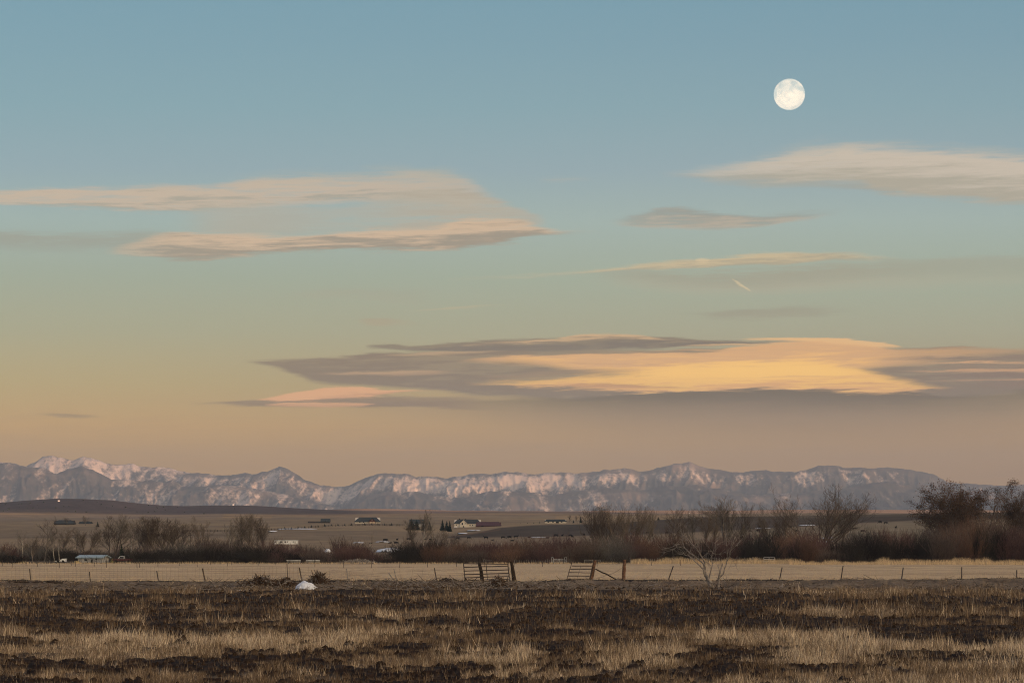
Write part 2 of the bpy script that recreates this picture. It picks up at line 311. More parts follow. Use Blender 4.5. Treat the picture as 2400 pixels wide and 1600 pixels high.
# ------------------------------------------------------------------ terrain: row of the photograph as a function of bearing and distance
def T(*p): return (np.array([q[0] for q in p], float), np.array([q[1] for q in p], float))
def flat(d): return T((0, HROW + EYE * F / d), (2400, HROW + EYE * F / d))
STN = [
 (760, flat(760)),
 (1000, T((0, 1311), (1200, 1311), (1700, 1309), (2400, 1306))),
 (1300, T((0, 1296), (600, 1294), (1200, 1290), (1700, 1280), (2400, 1272))),
 (1600, T((0, 1277), (600, 1275), (900, 1272), (1300, 1270), (1700, 1254), (2100, 1244), (2400, 1240))),
 (1950, T((0, 1262), (600, 1258), (900, 1257), (1300, 1254), (1500, 1247), (1750, 1240), (1950, 1230), (2100, 1224), (2400, 1217))),
 (2250, T((0, 1248), (600, 1244), (900, 1242), (1060, 1249), (1172, 1240), (1300, 1236), (1450, 1226), (1550, 1218), (1650, 1211), (1800, 1209), (1950, 1207), (2100, 1204), (2250, 1201), (2400, 1199))),
 (2500, T((0, 1238), (600, 1234), (1060, 1237), (1200, 1232), (1300, 1230.5), (1450, 1231), (1600, 1226), (1800, 1222), (2100, 1216), (2400, 1211))),
 (3200, T((0, 1221), (400, 1220), (900, 1217), (1300, 1218), (1600, 1217), (2400, 1212))),
 (4200, T((0, 1206), (300, 1206), (600, 1206), (900, 1206), (1300, 1206), (1600, 1207), (2400, 1208))),
 (5400, T((0, 1177), (60, 1172), (130, 1168.5), (190, 1169), (260, 1172), (330, 1180), (380, 1184), (430, 1185), (500, 1182.5), (560, 1182), (620, 1185), (700, 1191), (780, 1195), (850, 1197.5), (1000, 1200), (1300, 1202), (1600, 1203), (2400, 1205))),
 (6600, T((0, 1190), (600, 1192), (850, 1197), (1300, 1199), (1600, 1200), (2400, 1199.5))),
 (7600, T((0, 1200), (700, 1199), (850, 1194.6), (1000, 1194.8), (1200, 1196.2), (1400, 1196.4), (1700, 1195.4), (2000, 1195), (2400, 1195.2))),
 (9500, T((0, 1210), (2400, 1207))),
 (14000, T((0, 1225), (2400, 1222))),
 (22000, T((0, 1240), (2400, 1240))),
 (60000, T((0, 1262), (2400, 1262))),
]
_LD = np.log(np.array([s[0] for s in STN], float))
def row_of(px, d):
    px = np.asarray(px, float); d = np.asarray(d, float)
    ld = np.log(np.maximum(d, 1.0))
    tab = np.stack([np.interp(px, *s[1]) for s in STN])          # stations x points
    k = np.clip(np.searchsorted(_LD, ld) - 1, 0, len(STN) - 2)
    t = np.clip((ld - _LD[k]) / (_LD[k + 1] - _LD[k]), 0, 1)
    ii = np.arange(px.size).reshape(px.shape) if px.ndim else 0
    if px.ndim:
        flatp = tab.reshape(len(STN), -1); kk = k.ravel(); idx = np.arange(kk.size)
        a = flatp[kk, idx].reshape(px.shape); b = flatp[kk + 1, idx].reshape(px.shape)
    else:
        a = tab[k]; b = tab[k + 1]
    ts = t + 0.5 * (t * t * (3 - 2 * t) - t)
    return a + (b - a) * ts
def ground_z(px, d):
    """height of the land at photograph column px and forward distance d (y)"""
    px = np.asarray(px, float); d = np.asarray(d, float)
    z = EYE + (HROW - row_of(np.clip(px, -600, 3000), d)) * d / F
    far = sst(d, 700, 780)
    z = z * far
    x = (px - 1200) * d / F
    z = z + sst(d, 1400, 2600) * (fbm(x / 420, d / 500, 4, 31) - .5) * (3 + d * .0012)
    near = 1 - sst(d, 225, 262)
    band = near * sst(d, 10, 40)
    # ploughed strips stand up in low rough ridges, the stubble between them lies lower
    if np.any(band > 0.01):
        so_ = field_attr(px, np.maximum(d, 30), z)['soil'].reshape(np.shape(px))
        z = z + band * (.10 * sst(so_, .5, 1.1) + 0.08 * (fbm(x / 1.3, d / 1.9, 3, 3) - .5) * sst(so_, .4, .8) + .05 * (fbm(x / .4, d / .8, 2, 4) - .5) - 0.10 + .14 * (fbm(x / 20, d / 9, 3, 13) - .5))
    # bank along the fence
    bank = np.exp(-((d - 236 - 3 * (fbm(x / 25, d * 0, 2, 77) - .5)) / 7.0) ** 2)
    z = z + bank * (0.22 + .25 * (fbm(x / 6, d / 8, 3, 41) - .5) + .0045 * np.clip(x, 0, 60))
    z = z + (1 - near) * (1 - far) * .10 * (fbm(x / 30, d / 60, 3, 61) - .5)
    return z
def gz(px, d): return float(ground_z(np.array([float(px)]), np.array([float(d)]))[0])
def P(px, d, dz=0.0):
    """point on the land seen in photograph column px at forward distance d"""
    return Vector(((px - 1200) * d / F, d, gz(px, d) + dz))
def dist_of_row(px, row, lo=45, hi=8000):
    """nearest forward distance at which the land reaches the given row"""
    dd = np.exp(np.linspace(math.log(lo), math.log(hi), 1500))
    rr = HROW - (ground_z(np.full(dd.size, float(px)), dd) - EYE) * F / dd
    k = np.argmax(rr <= row)
    return float(dd[k]) if (rr <= row).any() else hi

def mesh_obj(name, V, Fc, mat, parent=None, attrs=None, smooth=False, ngon=None):
    """V (n,3) array, Fc (m,k) array of equal polygons or list"""
    me = bpy.data.meshes.new(name)
    V = np.asarray(V, np.float32)
    if isinstance(Fc, np.ndarray):
        m, k = Fc.shape
        me.vertices.add(len(V)); me.vertices.foreach_set('co', V.ravel())
        me.loops.add(m * k); me.loops.foreach_set('vertex_index', Fc.astype(np.int32).ravel())
        me.polygons.add(m); me.polygons.foreach_set('loop_start', np.arange(0, m * k, k, dtype=np.int32))
        me.update(calc_edges=True)
    else:
        me.from_pydata([tuple(map(float, v)) for v in V], [], Fc); me.update()
    me.polygons.foreach_set('use_smooth', np.full(len(me.polygons), smooth))
    for an, av in (attrs or {}).items():
        av = np.asarray(av, np.float32)
        if av.ndim == 2:
            at = me.color_attributes.new(an, 'FLOAT_COLOR', 'POINT')
            if av.shape[1] == 3: av = np.concatenate([av, np.ones((len(av), 1), np.float32)], 1)
            at.data.foreach_set('color', av.ravel())
        else:
            at = me.attributes.new(an, 'FLOAT', 'POINT'); at.data.foreach_set('value', av)
    for m_ in (mat if isinstance(mat, (list, tuple)) else [mat]): me.materials.append(m_)
    o = bpy.data.objects.new(name, me); col.objects.link(o)
    if parent is not None: o.parent = parent
    return o
def tag(o, label=None, cat=None, group=None, kind=None):
    if label: o['label'] = label
    if cat: o['category'] = cat
    if group: o['group'] = group
    if kind: o['kind'] = kind
    return o
def grid_faces(nr, nc, wrap=False):
    i = np.arange(nr - 1)[:, None]; j = np.arange(nc - 1)[None, :]
    a = i * nc + j
    return np.stack([a, a + 1, a + nc + 1, a + nc], -1).reshape(-1, 4)
def new_mat(name, rough=0.9, spec=0.15):
    m = bpy.data.materials.new(name); m.use_nodes = True
    nt = m.node_tree; b = nt.nodes['Principled BSDF']
    b.inputs['Roughness'].default_value = rough
    b.inputs['Specular IOR Level'].default_value = spec
    return m, nt, b
def obj_coord(nt): return nt.nodes.new('ShaderNodeTexCoord').outputs['Object']
def sep(nt, v):
    n = nt.nodes.new('ShaderNodeSeparateXYZ'); nt.links.new(v, n.inputs[0]); return [X(nt, q) for q in n.outputs]
def attr(nt, name):
    n = nt.nodes.new('ShaderNodeAttribute'); n.attribute_name = name; return n
def bump(nt, b, h, strength, dist):
    n = nt.nodes.new('ShaderNodeBump'); n.inputs['Strength'].default_value = strength; n.inputs['Distance'].default_value = dist
    nt.links.new(h.v, n.inputs['Height']); nt.links.new(n.outputs[0], b.inputs['Normal'])

# --- materials of the land
SOIL = (.030, .019, .013); STRAW = (.42, .30, .18); HAY = (.52, .39, .235)
def m_field():
    m, nt, b = new_mat('ploughed_soil_and_stubble', 0.95, 0.1)
    oc = obj_coord(nt); x, y, z = sep(nt, oc)
    soil = attr(nt, 'soil').outputs['Fac']; soil = X(nt, soil)
    v = comb(nt, x * 1.0, y * 0.35, z)
    n1 = noise_node(nt, v, 3.0, 6, .65); n2 = noise_node(nt, v, .35, 4, .6); n3 = noise_node(nt, comb(nt, x * 6.0, y * .8, z), 3.0, 3, .6)
    n4 = noise_node(nt, comb(nt, x * .05, y * .12, z), 1.0, 3, .5)
    s = (soil + (n1 - .5) * 1.1 + (n2 - .5) * .6).sstep(.30, .95)
    straw = mixc(nt, n3.sstep(.35, .7), (.045, .031, .021), (.14, .10, .066))
    straw = mixc(nt, n4.sstep(.4, .65), straw, mixc(nt, n3, (.06, .048, .036), (.17, .135, .10)))
    dirt = mixc(nt, n1.sstep(.4, .75), (.015, .0082, .0050), (.058, .034, .020))
    c = mixc(nt, s, straw, dirt)
    verge = X(nt, attr(nt, 'verge').outputs['Fac'])
    vc = mixc(nt, n2.sstep(.3, .7), (.12, .085, .056), (.25, .185, .12)); vc = mixc(nt, (n1 * .7 + n3 * .3).sstep(.48, .66), vc, (.05, .037, .027))
    c = mixc(nt, (verge + (n2 - .5) * .6).sstep(.35, .65), c, vc)
    nt.links.new(c, b.inputs['Base Color'])
    bump(nt, b, n1 * 1.0 + n3 * .3, .9, .12)
    return m
def m_hay():
    m, nt, b = new_mat('cut_hay_stubble', 0.95, 0.1)
    oc = obj_coord(nt); x, y, z = sep(nt, oc)
    n1 = noise_node(nt, comb(nt, x * .9, y * .06, 0), 1.0, 5, .65)
    n2 = noise_node(nt, comb(nt, x * .012, y * .022, 0), 1.0, 4, .55)
    n3 = noise_node(nt, comb(nt, x * .10, y * .012, 5), 1.0, 3, .55)
    n5 = noise_node(nt, comb(nt, x * .02, y * .06, 15), 1.0, 3, .55)
    c = mixc(nt, n2.sstep(.35, .65), (.60, .455, .285), (.50, .38, .245))
    c = mixc(nt, n1.sstep(.3, .75) * .5, c, (.30, .215, .14))
    c = mixc(nt, n3.sstep(.48, .68) * .6, c, (.30, .215, .14))
    c = mixc(nt, n5.sstep(.50, .66) * .5, c, (.36, .26, .165))
    edge = (y.sstep(232.0, 300.0)) 
    c = mixc(nt, edge, mixc(nt, .5, c, (.33, .26, .175)), c)
    nt.links.new(c, b.inputs['Base Color'])
    bump(nt, b, n1, .5, .1)
    return m
def m_range():
    m, nt, b = new_mat('winter_grassland', 0.95, 0.05)
    oc = obj_coord(nt); x, y, z = sep(nt, oc)
    base = attr(nt, 'albedo').outputs['Color']
    n1 = noise_node(nt, comb(nt, x * .01, y * .004, 0), 1.0, 6, .65)
    n2 = noise_node(nt, comb(nt, x * .06, y * .02, 3), 1.0, 4, .65)
    mul = (n1 - .5) * .9 + (n2 - .5) * .9 + 1.0
    n = nt.nodes.new('ShaderNodeVectorMath'); n.operation = 'SCALE'
    nt.links.new(base, n.inputs[0]); nt.links.new(mul.v, n.inputs['Scale'])
    nt.links.new(n.outputs[0], b.inputs['Base Color'])
    return m

# --- one fan of land cut into field, hay field and rangeland, sharing border vertices
def fan(name, px_cols, d_rows, mat, attrf=None, zf=ground_z):
    PXg, Dg = np.meshgrid(px_cols, d_rows)
    Z = zf(PXg, Dg)
    V = np.stack([(PXg - 1200) * Dg / F, Dg, Z], -1).reshape(-1, 3)
    at = attrf(PXg, Dg, Z) if attrf else None
    return mesh_obj(name, V, grid_faces(len(d_rows), len(px_cols)), mat, attrs=at, smooth=True)
def cols_of(step, lo=-120, hi=2520, side=(-52000, -26000, -14000, -8000, -4500, -2600, -1500, -900, -500, -300)):
    a = np.arange(lo, hi + .1, step); s = np.array(side, float)
    return np.concatenate([s, a, (2400 - s)[::-1]])
def field_attr(px, d, z):
    x = (px - 1200) * d / F
    rowv = HROW + EYE * F / (d * (1 + .030 * (fbm(x / 9, d / 20, 3, 123) - .5)))
    s1 = fbm(px / 330 + 5, rowv / 9.0, 4, 9, .6); s2 = fbm(px / 45, rowv / 4.5, 3, 19, .6)
    soil = .50 + .24 * (1 - sst(rowv, 1468, 1498)) + (s1 - .5) * 2.3 + (s2 - .5) * 2.2 + (fbm(px / 13, rowv / 2.6, 3, 29, .6) - .5) * 1.2
    for r0, r1, p0, p1, a in FIELD_BANDS:
        rc, rh = (r0 + r1) / 2, (r1 - r0) / 2
        soil += .62 * a * np.clip(1.3 - ((rowv - rc) / rh) ** 2, 0, 1) * sst(px, p0 - 70, p0 + 70) * (1 - sst(px, p1 - 70, p1 + 70))
    verge = (1 - sst(rowv, 1377, 1387)) * (.85 + .9 * (fbm(x / 5, d / 4, 3, 71) - .5))
    lip = np.exp(-((d - 238.5 + 3 * (fbm(px / 60, d * 0, 3, 133) - .5)) / 3.2) ** 2) * (.5 + 1.2 * fbm(px / 40, d / 4, 3, 143))
    soil = soil + lip * .8; verge = verge - lip * 1.1
    return {'soil': soil.ravel(), 'verge': verge.ravel()}
FIELD_BANDS = [(1377, 1386, -900, 560, .7), (1403, 1425, -900, 360, .6), (1398, 1420, 480, 820, .7), (1430, 1468, -900, 600, .6), (1468, 1492, 300, 620, .7), (1497, 1512, -900, 110, .9), (1535, 1565, 130, 520, .8), (1530, 1572, 520, 820, .55), (1580, 1606, -900, 130, .7),
 (1384, 1394, 780, 1300, .6), (1408, 1428, 780, 1170, .8), (1418, 1450, 1250, 1620, .9), (1440, 1464, 980, 1620, .8), (1466, 1480, 780, 1300, .5), (1500, 1520, 780, 1500, .75), (1548, 1606, 780, 1150, .5), (1575, 1606, 1150, 1500, .3),
 (1386, 1400, 1580, 1860, .9), (1398, 1428, 1600, 3300, .8), (1443, 1474, 1600, 2060, .9), (1453, 1500, 2030, 3300, .8), (1519, 1542, 1980, 2360, .8), (1550, 1572, 1600, 1850, .4),
 (1440, 1466, 550, 820, -.5), (1482, 1530, 60, 820, -.9), (1452, 1476, -900, 60, -.6), (1510, 1542, 100, 480, -.6), (1560, 1606, 150, 500, -.8), (1424, 1440, 800, 1220, -.7), (1454, 1470, 800, 1060, -.5), (1472, 1502, 780, 960, -.7), (1472, 1502, 960, 1120, -.3), (1508, 1548, 1010, 1260, -.8), (1528, 1552, 780, 960, -.8), (1536, 1572, 1120, 1620, -.7), (1505, 1548, 1370, 1600, -.6),
 (1376, 1392, 1860, 3300, -1.1), (1428, 1444, 1600, 3300, -.7), (1476, 1510, 1600, 2060, -1.0), (1500, 1522, 1960, 3300, -.8), (1535, 1606, 1820, 3300, -.7), (1512, 1550, 1800, 2000, -.6)]
d_field = np.concatenate([np.array([-60., -20, 5, 20, 35]), 1.0 / np.linspace(1 / 44.0, 1 / 244.0, 360)])
M_FIELD, M_HAY, M_RANGE = m_field(), m_hay(), m_range()
CF = cols_of(3.0)
d_field = 1.0 / np.linspace(1 / 36.0, 1 / 244.0, 400)
tag(fan('ploughed_field', CF, d_field, M_FIELD, field_attr), kind='structure')
d_hay = 1.0 / np.linspace(1 / 244.0, 1 / 760.0, 60)
tag(fan('hay_field', CF, d_hay, M_HAY), kind='structure')
def poly_mask(px, row, d, top, bot, soft=1.5, d0=0, d1=1e9):
    t = np.interp(px, *T(*top)); b = np.interp(px, *T(*bot))
    return sst(row - t, -soft, soft) * sst(b - row, -soft, soft) * (px >= top[0][0]) * (px <= top[-1][0]) * (d > d0) * (d < d1)
def range_attr(px, d, z):
    row = HROW - (z - EYE) * F / d
    x = (px - 1200) * d / F
    c = np.zeros(px.shape + (3,)); c[:] = (.235, .175, .122)
    def lay(m, q): 
        nonlocal c
        c = c + (np.array(q) - c) * np.clip(m, 0, 1)[..., None]
    n = fbm(x / 260, d / 420, 4, 201); n2 = fbm(x / 900, d / 160, 4, 211)
    lay(sst(n2, .5, .62) * .6, (.27, .20, .13)); lay(sst(n, .55, .68) * .5, (.17, .13, .10))
    # creek bottom beneath the willows
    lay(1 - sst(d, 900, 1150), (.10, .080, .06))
    # pale grass right behind, towards the right
    lay(poly_mask(px, row, d, [(-200, 1201), (300, 1203), (900, 1204), (1600, 1205)], [(-200, 1216), (300, 1212), (900, 1213), (1600, 1222)], 2, 2600, 5200) * .8, (.31, .225, .14))
    lay(poly_mask(px, row, d, [(200, 1212), (700, 1206), (1600, 1206)], [(200, 1213.5), (700, 1207.5), (1600, 1207.2)], 1, 2600, 5200) * .6, (.12, .09, .075))
    lay(poly_mask(px, row, d, [(-300, 1207), (240, 1204), (520, 1203)], [(-300, 1221), (0, 1220), (520, 1213)], 2, 2600, 5200) * .6, (.21, .17, .145))
    lay(poly_mask(px, row, d, [(640, 1208), (1300, 1207)], [(640, 1216), (1300, 1214)], 2, 2600, 5200) * .55, (.20, .165, .135))
    # dark cultivated field on the rise
    lay(poly_mask(px, row, d, [(1050, 1257), (1111, 1250), (1172, 1236), (1250, 1230), (1450, 1225), (1600, 1210), (1800, 1207), (2000, 1205), (2150, 1201), (2600, 1190)],
                  [(1050, 1260), (1300, 1257), (1500, 1252), (1600, 1248), (1750, 1240), (1900, 1232), (2000, 1226), (2150, 1219), (2600, 1212)], 1.5, 1500, 2420), (.082, .062, .050))
    lay(poly_mask(px, row, d, [(1850, 1206), (2150, 1202), (2600, 1190)], [(1850, 1214), (2150, 1209), (2600, 1204)], 2, 1700, 2420) * .7, (.125, .10, .078))
    lay(poly_mask(px, row, d, [(1700, 1243), (1900, 1236), (2050, 1226), (2150, 1219), (2600, 1212)], [(1700, 1300), (2600, 1300)], 3, 1200, 2400) * .7, (.20, .165, .12))
    # track and verge lines
    lay(poly_mask(px, row, d, [(-300, 1262), (600, 1252.5)], [(-300, 1263.4), (600, 1254)], .6) * .7, (.09, .07, .055))
    lay(poly_mask(px, row, d, [(1060, 1256), (1172, 1239)], [(1060, 1258), (1172, 1242)], .8) * .6, (.17, .10, .07))
    # low hill on the left: darker sage slope
    hill = sst(d, 4250, 4600) * (1 - sst(px, 780, 1000)); lay(hill, (.078, .066, .072))
    lay(hill * sst(fbm(x / 500, d / 300, 4, 231), .48, .6) * .7, (.105, .088, .086)); lay(hill * sst(fbm(x / 200 + 9, d / 150, 4, 241), .6, .7) * .6, (.07, .06, .06))
    lay(sst(d, 4250, 4700) * sst(px, 780, 1000), (.17, .13, .12))
    lay(sst(d, 5600, 6600) * sst(px, 700, 900), (.36, .23, .16))
    c = c * np.array([1.08, 1.05, .95])
    return {'albedo': c.reshape(-1, 3)}
d_range = np.concatenate([np.exp(np.linspace(math.log(760), math.log(9500), 300)), [11000, 14000, 18000, 24000, 40000, 60000]])
tag(fan('grassland', cols_of(5.0), d_range, M_RANGE, range_attr), kind='structure')
# land behind the viewer
gx = np.concatenate([[-9000, -3000, -1000, -300], np.linspace(-100, 100, 21), [300, 1000, 3000, 9000, 20000]])
gy = np.concatenate([[-5500, -2500, -800, -300, -100], np.linspace(-50, 36, 12)])
GX, GY = np.meshgrid(gx, gy)
tag(mesh_obj('meadow', np.stack([GX, GY, -.12 + 0 * GX], -1).reshape(-1, 3), grid_faces(len(gy), len(gx)), M_FIELD, smooth=True), kind='structure')
# unseen ridge added behind the viewer; its shadow keeps sun off the plain
rx = np.linspace(-7000, 16000, 300); ry = np.linspace(-3400, -1000, 60)
RX, RY = np.meshgrid(rx, ry)
prof = np.interp(RX, [-7000, 3000, 3800, 4600, 5100, 5450, 5750, 6300, 8000, 16000], RIDGE_H)
prof = prof + 34 * (fbm(RX / 900, RY * 0, 4, 301) - .5)
RZ = prof * np.clip(1 - np.abs((RY + 2000) / 1000.0) ** 1.5, -.05, 1) + 18 * (fbm(RX / 200, RY / 200, 4, 311) - .5) * (np.abs(RY + 2000) > 60)
ra = np.zeros((RX.size, 3)); ra[:] = (.16, .13, .09)
tag(mesh_obj('shading_ridge', np.stack([RX, RY, RZ], -1).reshape(-1, 3), grid_faces(60, 300), M_RANGE, attrs={'albedo': ra}, smooth=True), kind='structure')

# ------------------------------------------------------------------ mountains
BACK = [(-700, 1080), (-300, 1090), (0, 1080), (30, 1085), (60, 1091), (80, 1082), (100, 1072), (120, 1066.5), (140, 1069), (165, 1076), (180, 1073), (195, 1070.5), (215, 1073), (250, 1086), (280, 1089), (310, 1087), (350, 1091), (400, 1095), (430, 1101), (450, 1106), (480, 1107), (530, 1112)]
MAIN = [(-700, 1150), (380, 1150), (430, 1112), (460, 1108), (500, 1112), (530, 1113), (555, 1109), (575, 1107), (600, 1111), (625, 1107), (638, 1099), (655, 1091), (668, 1093), (690, 1107), (715, 1124), (750, 1136), (790, 1142), (815, 1138), (850, 1121), (880, 1109), (895, 1106), (920, 1108), (950, 1110), (975, 1114), (1000, 1113), (1040, 1117), (1080, 1114), (1105, 1109), (1125, 1110), (1150, 1110), (1165, 1106), (1185, 1103), (1220, 1106), (1262, 1110), (1275, 1108), (1300, 1108), (1350, 1107), (1385, 1105), (1420, 1099), (1445, 1100), (1462, 1098), (1480, 1100), (1500, 1105), (1520, 1102), (1550, 1093), (1575, 1085), (1600, 1084), (1616, 1082), (1640, 1092), (1670, 1098), (1700, 1101), (1720, 1103), (1750, 1103), (1790, 1101), (1830, 1105), (1860, 1104), (1890, 1100), (1920, 1092), (1940, 1090), (1960, 1089), (1985, 1094), (2015, 1092), (2050, 1096), (2065, 1095), (2115, 1095), (2130, 1098), (2160, 1102), (2190, 1112), (2220, 1127), (2240, 1131), (2300, 1134), (2340, 1137), (2380, 1136), (2440, 1134), (3000, 1120)]
FRONT = [(-700, 1095), (-100, 1095), (0, 1086), (18, 1084), (40, 1088), (75, 1092), (100, 1096), (125, 1106), (135, 1108), (160, 1099), (190, 1091.5), (215, 1097), (240, 1110), (262, 1124), (300, 1122), (330, 1123), (365, 1125), (385, 1129), (405, 1124), (425, 1134), (455, 1138), (500, 1136), (560, 1140), (640, 1150), (700, 1165), (760, 1182), (800, 1188), (850, 1165), (900, 1152), (960, 1150), (1010, 1158), (1060, 1168), (1120, 1160), (1180, 1146), (1240, 1152), (1300, 1160), (1360, 1146), (1420, 1140), (1500, 1150), (1560, 1136), (1640, 1134), (1700, 1150), (1780, 1160), (1840, 1156), (1900, 1150), (1960, 1146), (2030, 1134), (2080, 1128), (2140, 1136), (2200, 1144), (2300, 1150), (2400, 1156), (3000, 1150)]
mcols = np.concatenate([np.linspace(-1500, -130, 60), np.arange(-120, 2521, 2.4), np.linspace(2530, 3900, 60)])
md = np.linspace(21500, 31000, 230)
MPX, MD = np.meshgrid(mcols, md)
MX = (MPX - 1200) * MD / F
def rz(pts, px, d): return EYE + (HROW - np.interp(px, *T(*pts))) * d / F
wx = 260 * (fbm(MX / 1500, MD / 1500, 4, 401) - .5)
def massif(pts, dc, width, spur, seed, base=40.0, jag=9.0, lean=0.0):
    """a range whose crest line, seen from the field, follows pts"""
    dcv = dc + 500 * (fbm(MX / 2600, MX * 0, 3, seed + 5) - .5)
    t = (dcv - MD) / width                                    # 0 on the crest, 1 at the foot
    crest = rz(pts, MPX, dcv) + jag * (fbm(MX / 120, MX * 0, 4, seed + 9) - .5)
    u = MX + wx + lean * (dcv - MD)
    rib = ridged(u / spur, MD / (spur * 3.6), 5, seed, .52)
    rib2 = ridged(u / (spur * .24) + MD / 900, MD / (spur * 1.9), 4, seed + 50, .55)
    tt = np.clip(t, 0, 1.15)
    prof = np.clip(1 - tt, 0, 1) ** 1.25
    deep = np.clip(tt * 3.2, 0, 1) * np.clip(1.25 - tt, 0, 1)
    z = base + (crest - base) * prof + (rib - .50) * 250 * deep + (rib2 - .5) * 80 * np.clip(tt * 5, 0, 1) * np.clip(1.2 - tt, 0, 1)
    back = crest - (-np.minimum(t, 0)) * width * .55
    z = np.where(t < 0, back, z)
    cap = rz(pts, MPX, MD) + 6
    return np.where((t >= 0) & (t < .5), np.minimum(z, cap - 20 * np.clip(tt * 3, 0, 1)), z), rib, rib2, t
zb, rb, rb2, tb = massif(BACK + [(560, 1130), (620, 1160), (3000, 1180)], 30200, 2600, 520, 421, jag=5, lean=-.1)
zm, rm, rm2, tm = massif(MAIN, 28300, 2900, 400, 431, lean=.12)
zf, rf, rf2, tf = massif(FRONT, 25200, 2200, 560, 441, jag=5)
MZ = np.maximum(np.maximum(zb, zm), np.maximum(zf, 30 + 0 * zf))
which = np.argmax(np.stack([zb, zm, zf, 31 + 0 * zf]), 0)
rows = HROW - (MZ - EYE) * F / MD
fine = 40 * (fbm(MX / 90, MD / 90, 4, 461) - .5)
MZ = MZ + fine * np.clip((MZ - 120) / 200, 0, 1) * .8
ribs = np.choose(which, [rb2, rm2, rf2, rf2]); ribL = np.choose(which, [rb, rm, rf, rf])
gx_ = np.gradient(MZ, axis=1) / np.maximum(np.gradient(MX, axis=1), 1); gy_ = np.gradient(MZ, axis=0) / (md[1] - md[0])
slope = np.sqrt(gx_ ** 2 + gy_ ** 2)
patch = fbm(MX / 650 + 3, MD / 480, 5, 471, .55)
patch2 = fbm(MX / 230, MD / 700, 4, 481, .55)
lo = np.choose(which, [1150, 1142, 1088, 1000]) 
crow = np.where(MPX < 430, np.minimum(np.interp(MPX, *T(*BACK)), np.interp(MPX, *T(*FRONT)) + 0), np.interp(MPX, *T(*MAIN)))
rel = rows - crow                                         # how far below the skyline, in photograph rows
streak = ridged((MX + .55 * (MZ - 400) * np.where(MPX < 1250, -1, 1)) / 95.0, MZ / 900.0, 3, 491, .55)
snow = (patch - .5) * 1.5 + (patch2 - .5) * .9 + (streak - .40) * 1.9 + (.42 - ribs) * .9 + (.5 - ribL) * .5
main_band = sst(rel, 3, 13) * (1 - sst(rel + 16 * (fbm(MX / 420, MX * 0, 3, 493) - .5), 30, 52)) * 1.15 - .42
snow = snow + np.choose(which, [.95 + 0 * rel, main_band, -.30 + .35 * (fbm(MX / 300, MD / 300, 3, 495) > .55), -2.0 + 0 * rel])
# bare snowfields as they lie in the photograph: bright in the far left, gullied faces in the middle
snow += .9 * np.exp(-((MPX - 1010) / 150) ** 2) * np.exp(-((rows - 1140) / 22) ** 2) + .75 * np.exp(-((MPX - 1215) / 60) ** 2) * np.exp(-((rows - 1132) / 26) ** 2)
snow += .5 * np.exp(-((MPX - 1320) / 90) ** 2) * np.exp(-((rows - 1125) / 16) ** 2) + .5 * np.exp(-((MPX - 1600) / 130) ** 2) * np.exp(-((rows - 1112) / 16) ** 2)
snow += .45 * np.exp(-((MPX - 1960) / 90) ** 2) * np.exp(-((rows - 1118) / 20) ** 2) - .4 * sst(MPX, 2080, 2200)
snow += .22 * (1 - sst(MPX, 500, 900)) - .38 * sst(MPX, 1250, 1700) - .2 * sst(MPX, 1750, 2050)  # snow thins to the right; extra at left also paints its stronger sunlight
snow -= .55 * np.exp(-((MPX - 880) / 45) ** 2)
MV = np.stack([MX, MD, MZ], -1).reshape(-1, 3)
def m_mountain():
    m, nt, b = new_mat('snow_and_fir_slopes', 0.9, 0.05)
    oc = obj_coord(nt); x, y, z = sep(nt, oc)
    s = X(nt, attr(nt, 'snow').outputs['Fac'])
    v = comb(nt, x * .012, y * .004, z * .016)
    n1 = noise_node(nt, v, 1.0, 6, .68); n2 = noise_node(nt, comb(nt, x * .045, y * .02, z * .03), 1.0, 4, .7)
    n4 = noise_node(nt, comb(nt, x * .022, y * .012, z * .0045), 1.0, 4, .65, .5)
    k = (s * .75 + (n1 - .5) * 1.6 + (n2 - .5) * 2.0 + (n4 - .5) * 2.0).sstep(.0, 1.35)
    n3 = noise_node(nt, comb(nt, x * .0012, y * .0012, z * .004), 1.0, 4, .6)
    dark = mixc(nt, n1.sstep(.3, .7), (.030, .036, .036), (.085, .075, .065))
    dark = mixc(nt, n3.sstep(.5, .68) * .8, dark, (.20, .16, .13))
    c = mixc(nt, k, dark, (.55, .47, .41))
    nt.links.new(c, b.inputs['Base Color'])
    return m
tag(mesh_obj('mountain_range', MV, grid_faces(len(md), len(mcols)), m_mountain(), attrs={'snow': snow.ravel()}, smooth=True), kind='structure')

# ------------------------------------------------------------------ helpers for tubes and branches
def seg_verts(A, B, ra, rb, sides=3):
    A = np.asarray(A, float); B = np.asarray(B, float); ra = np.asarray(ra, float); rb = np.asarray(rb, float)
    d = B - A; L = np.linalg.norm(d, axis=1, keepdims=True); d = d / np.maximum(L, 1e-9)
    up = np.where(np.abs(d[:, 2:3]) > .9, np.array([[1., 0, 0]]), np.array([[0., 0, 1]]))
    u = np.cross(d, up); u /= np.linalg.norm(u, axis=1, keepdims=True); v = np.cross(d, u)
    n = len(A); V = np.zeros((n, sides * 2, 3))
    for k in range(sides):
        a = 2 * math.pi * k / sides; w = math.cos(a) * u + math.sin(a) * v
        V[:, k] = A + w * ra[:, None]; V[:, sides + k] = B + w * rb[:, None]
    fb = np.array([[k, (k + 1) % sides, sides + (k + 1) % sides, sides + k] for k in range(sides)])
    Fc = (np.arange(n)[:, None, None] * sides * 2 + fb[None]).reshape(-1, 4)
    return V.reshape(-1, 3), Fc
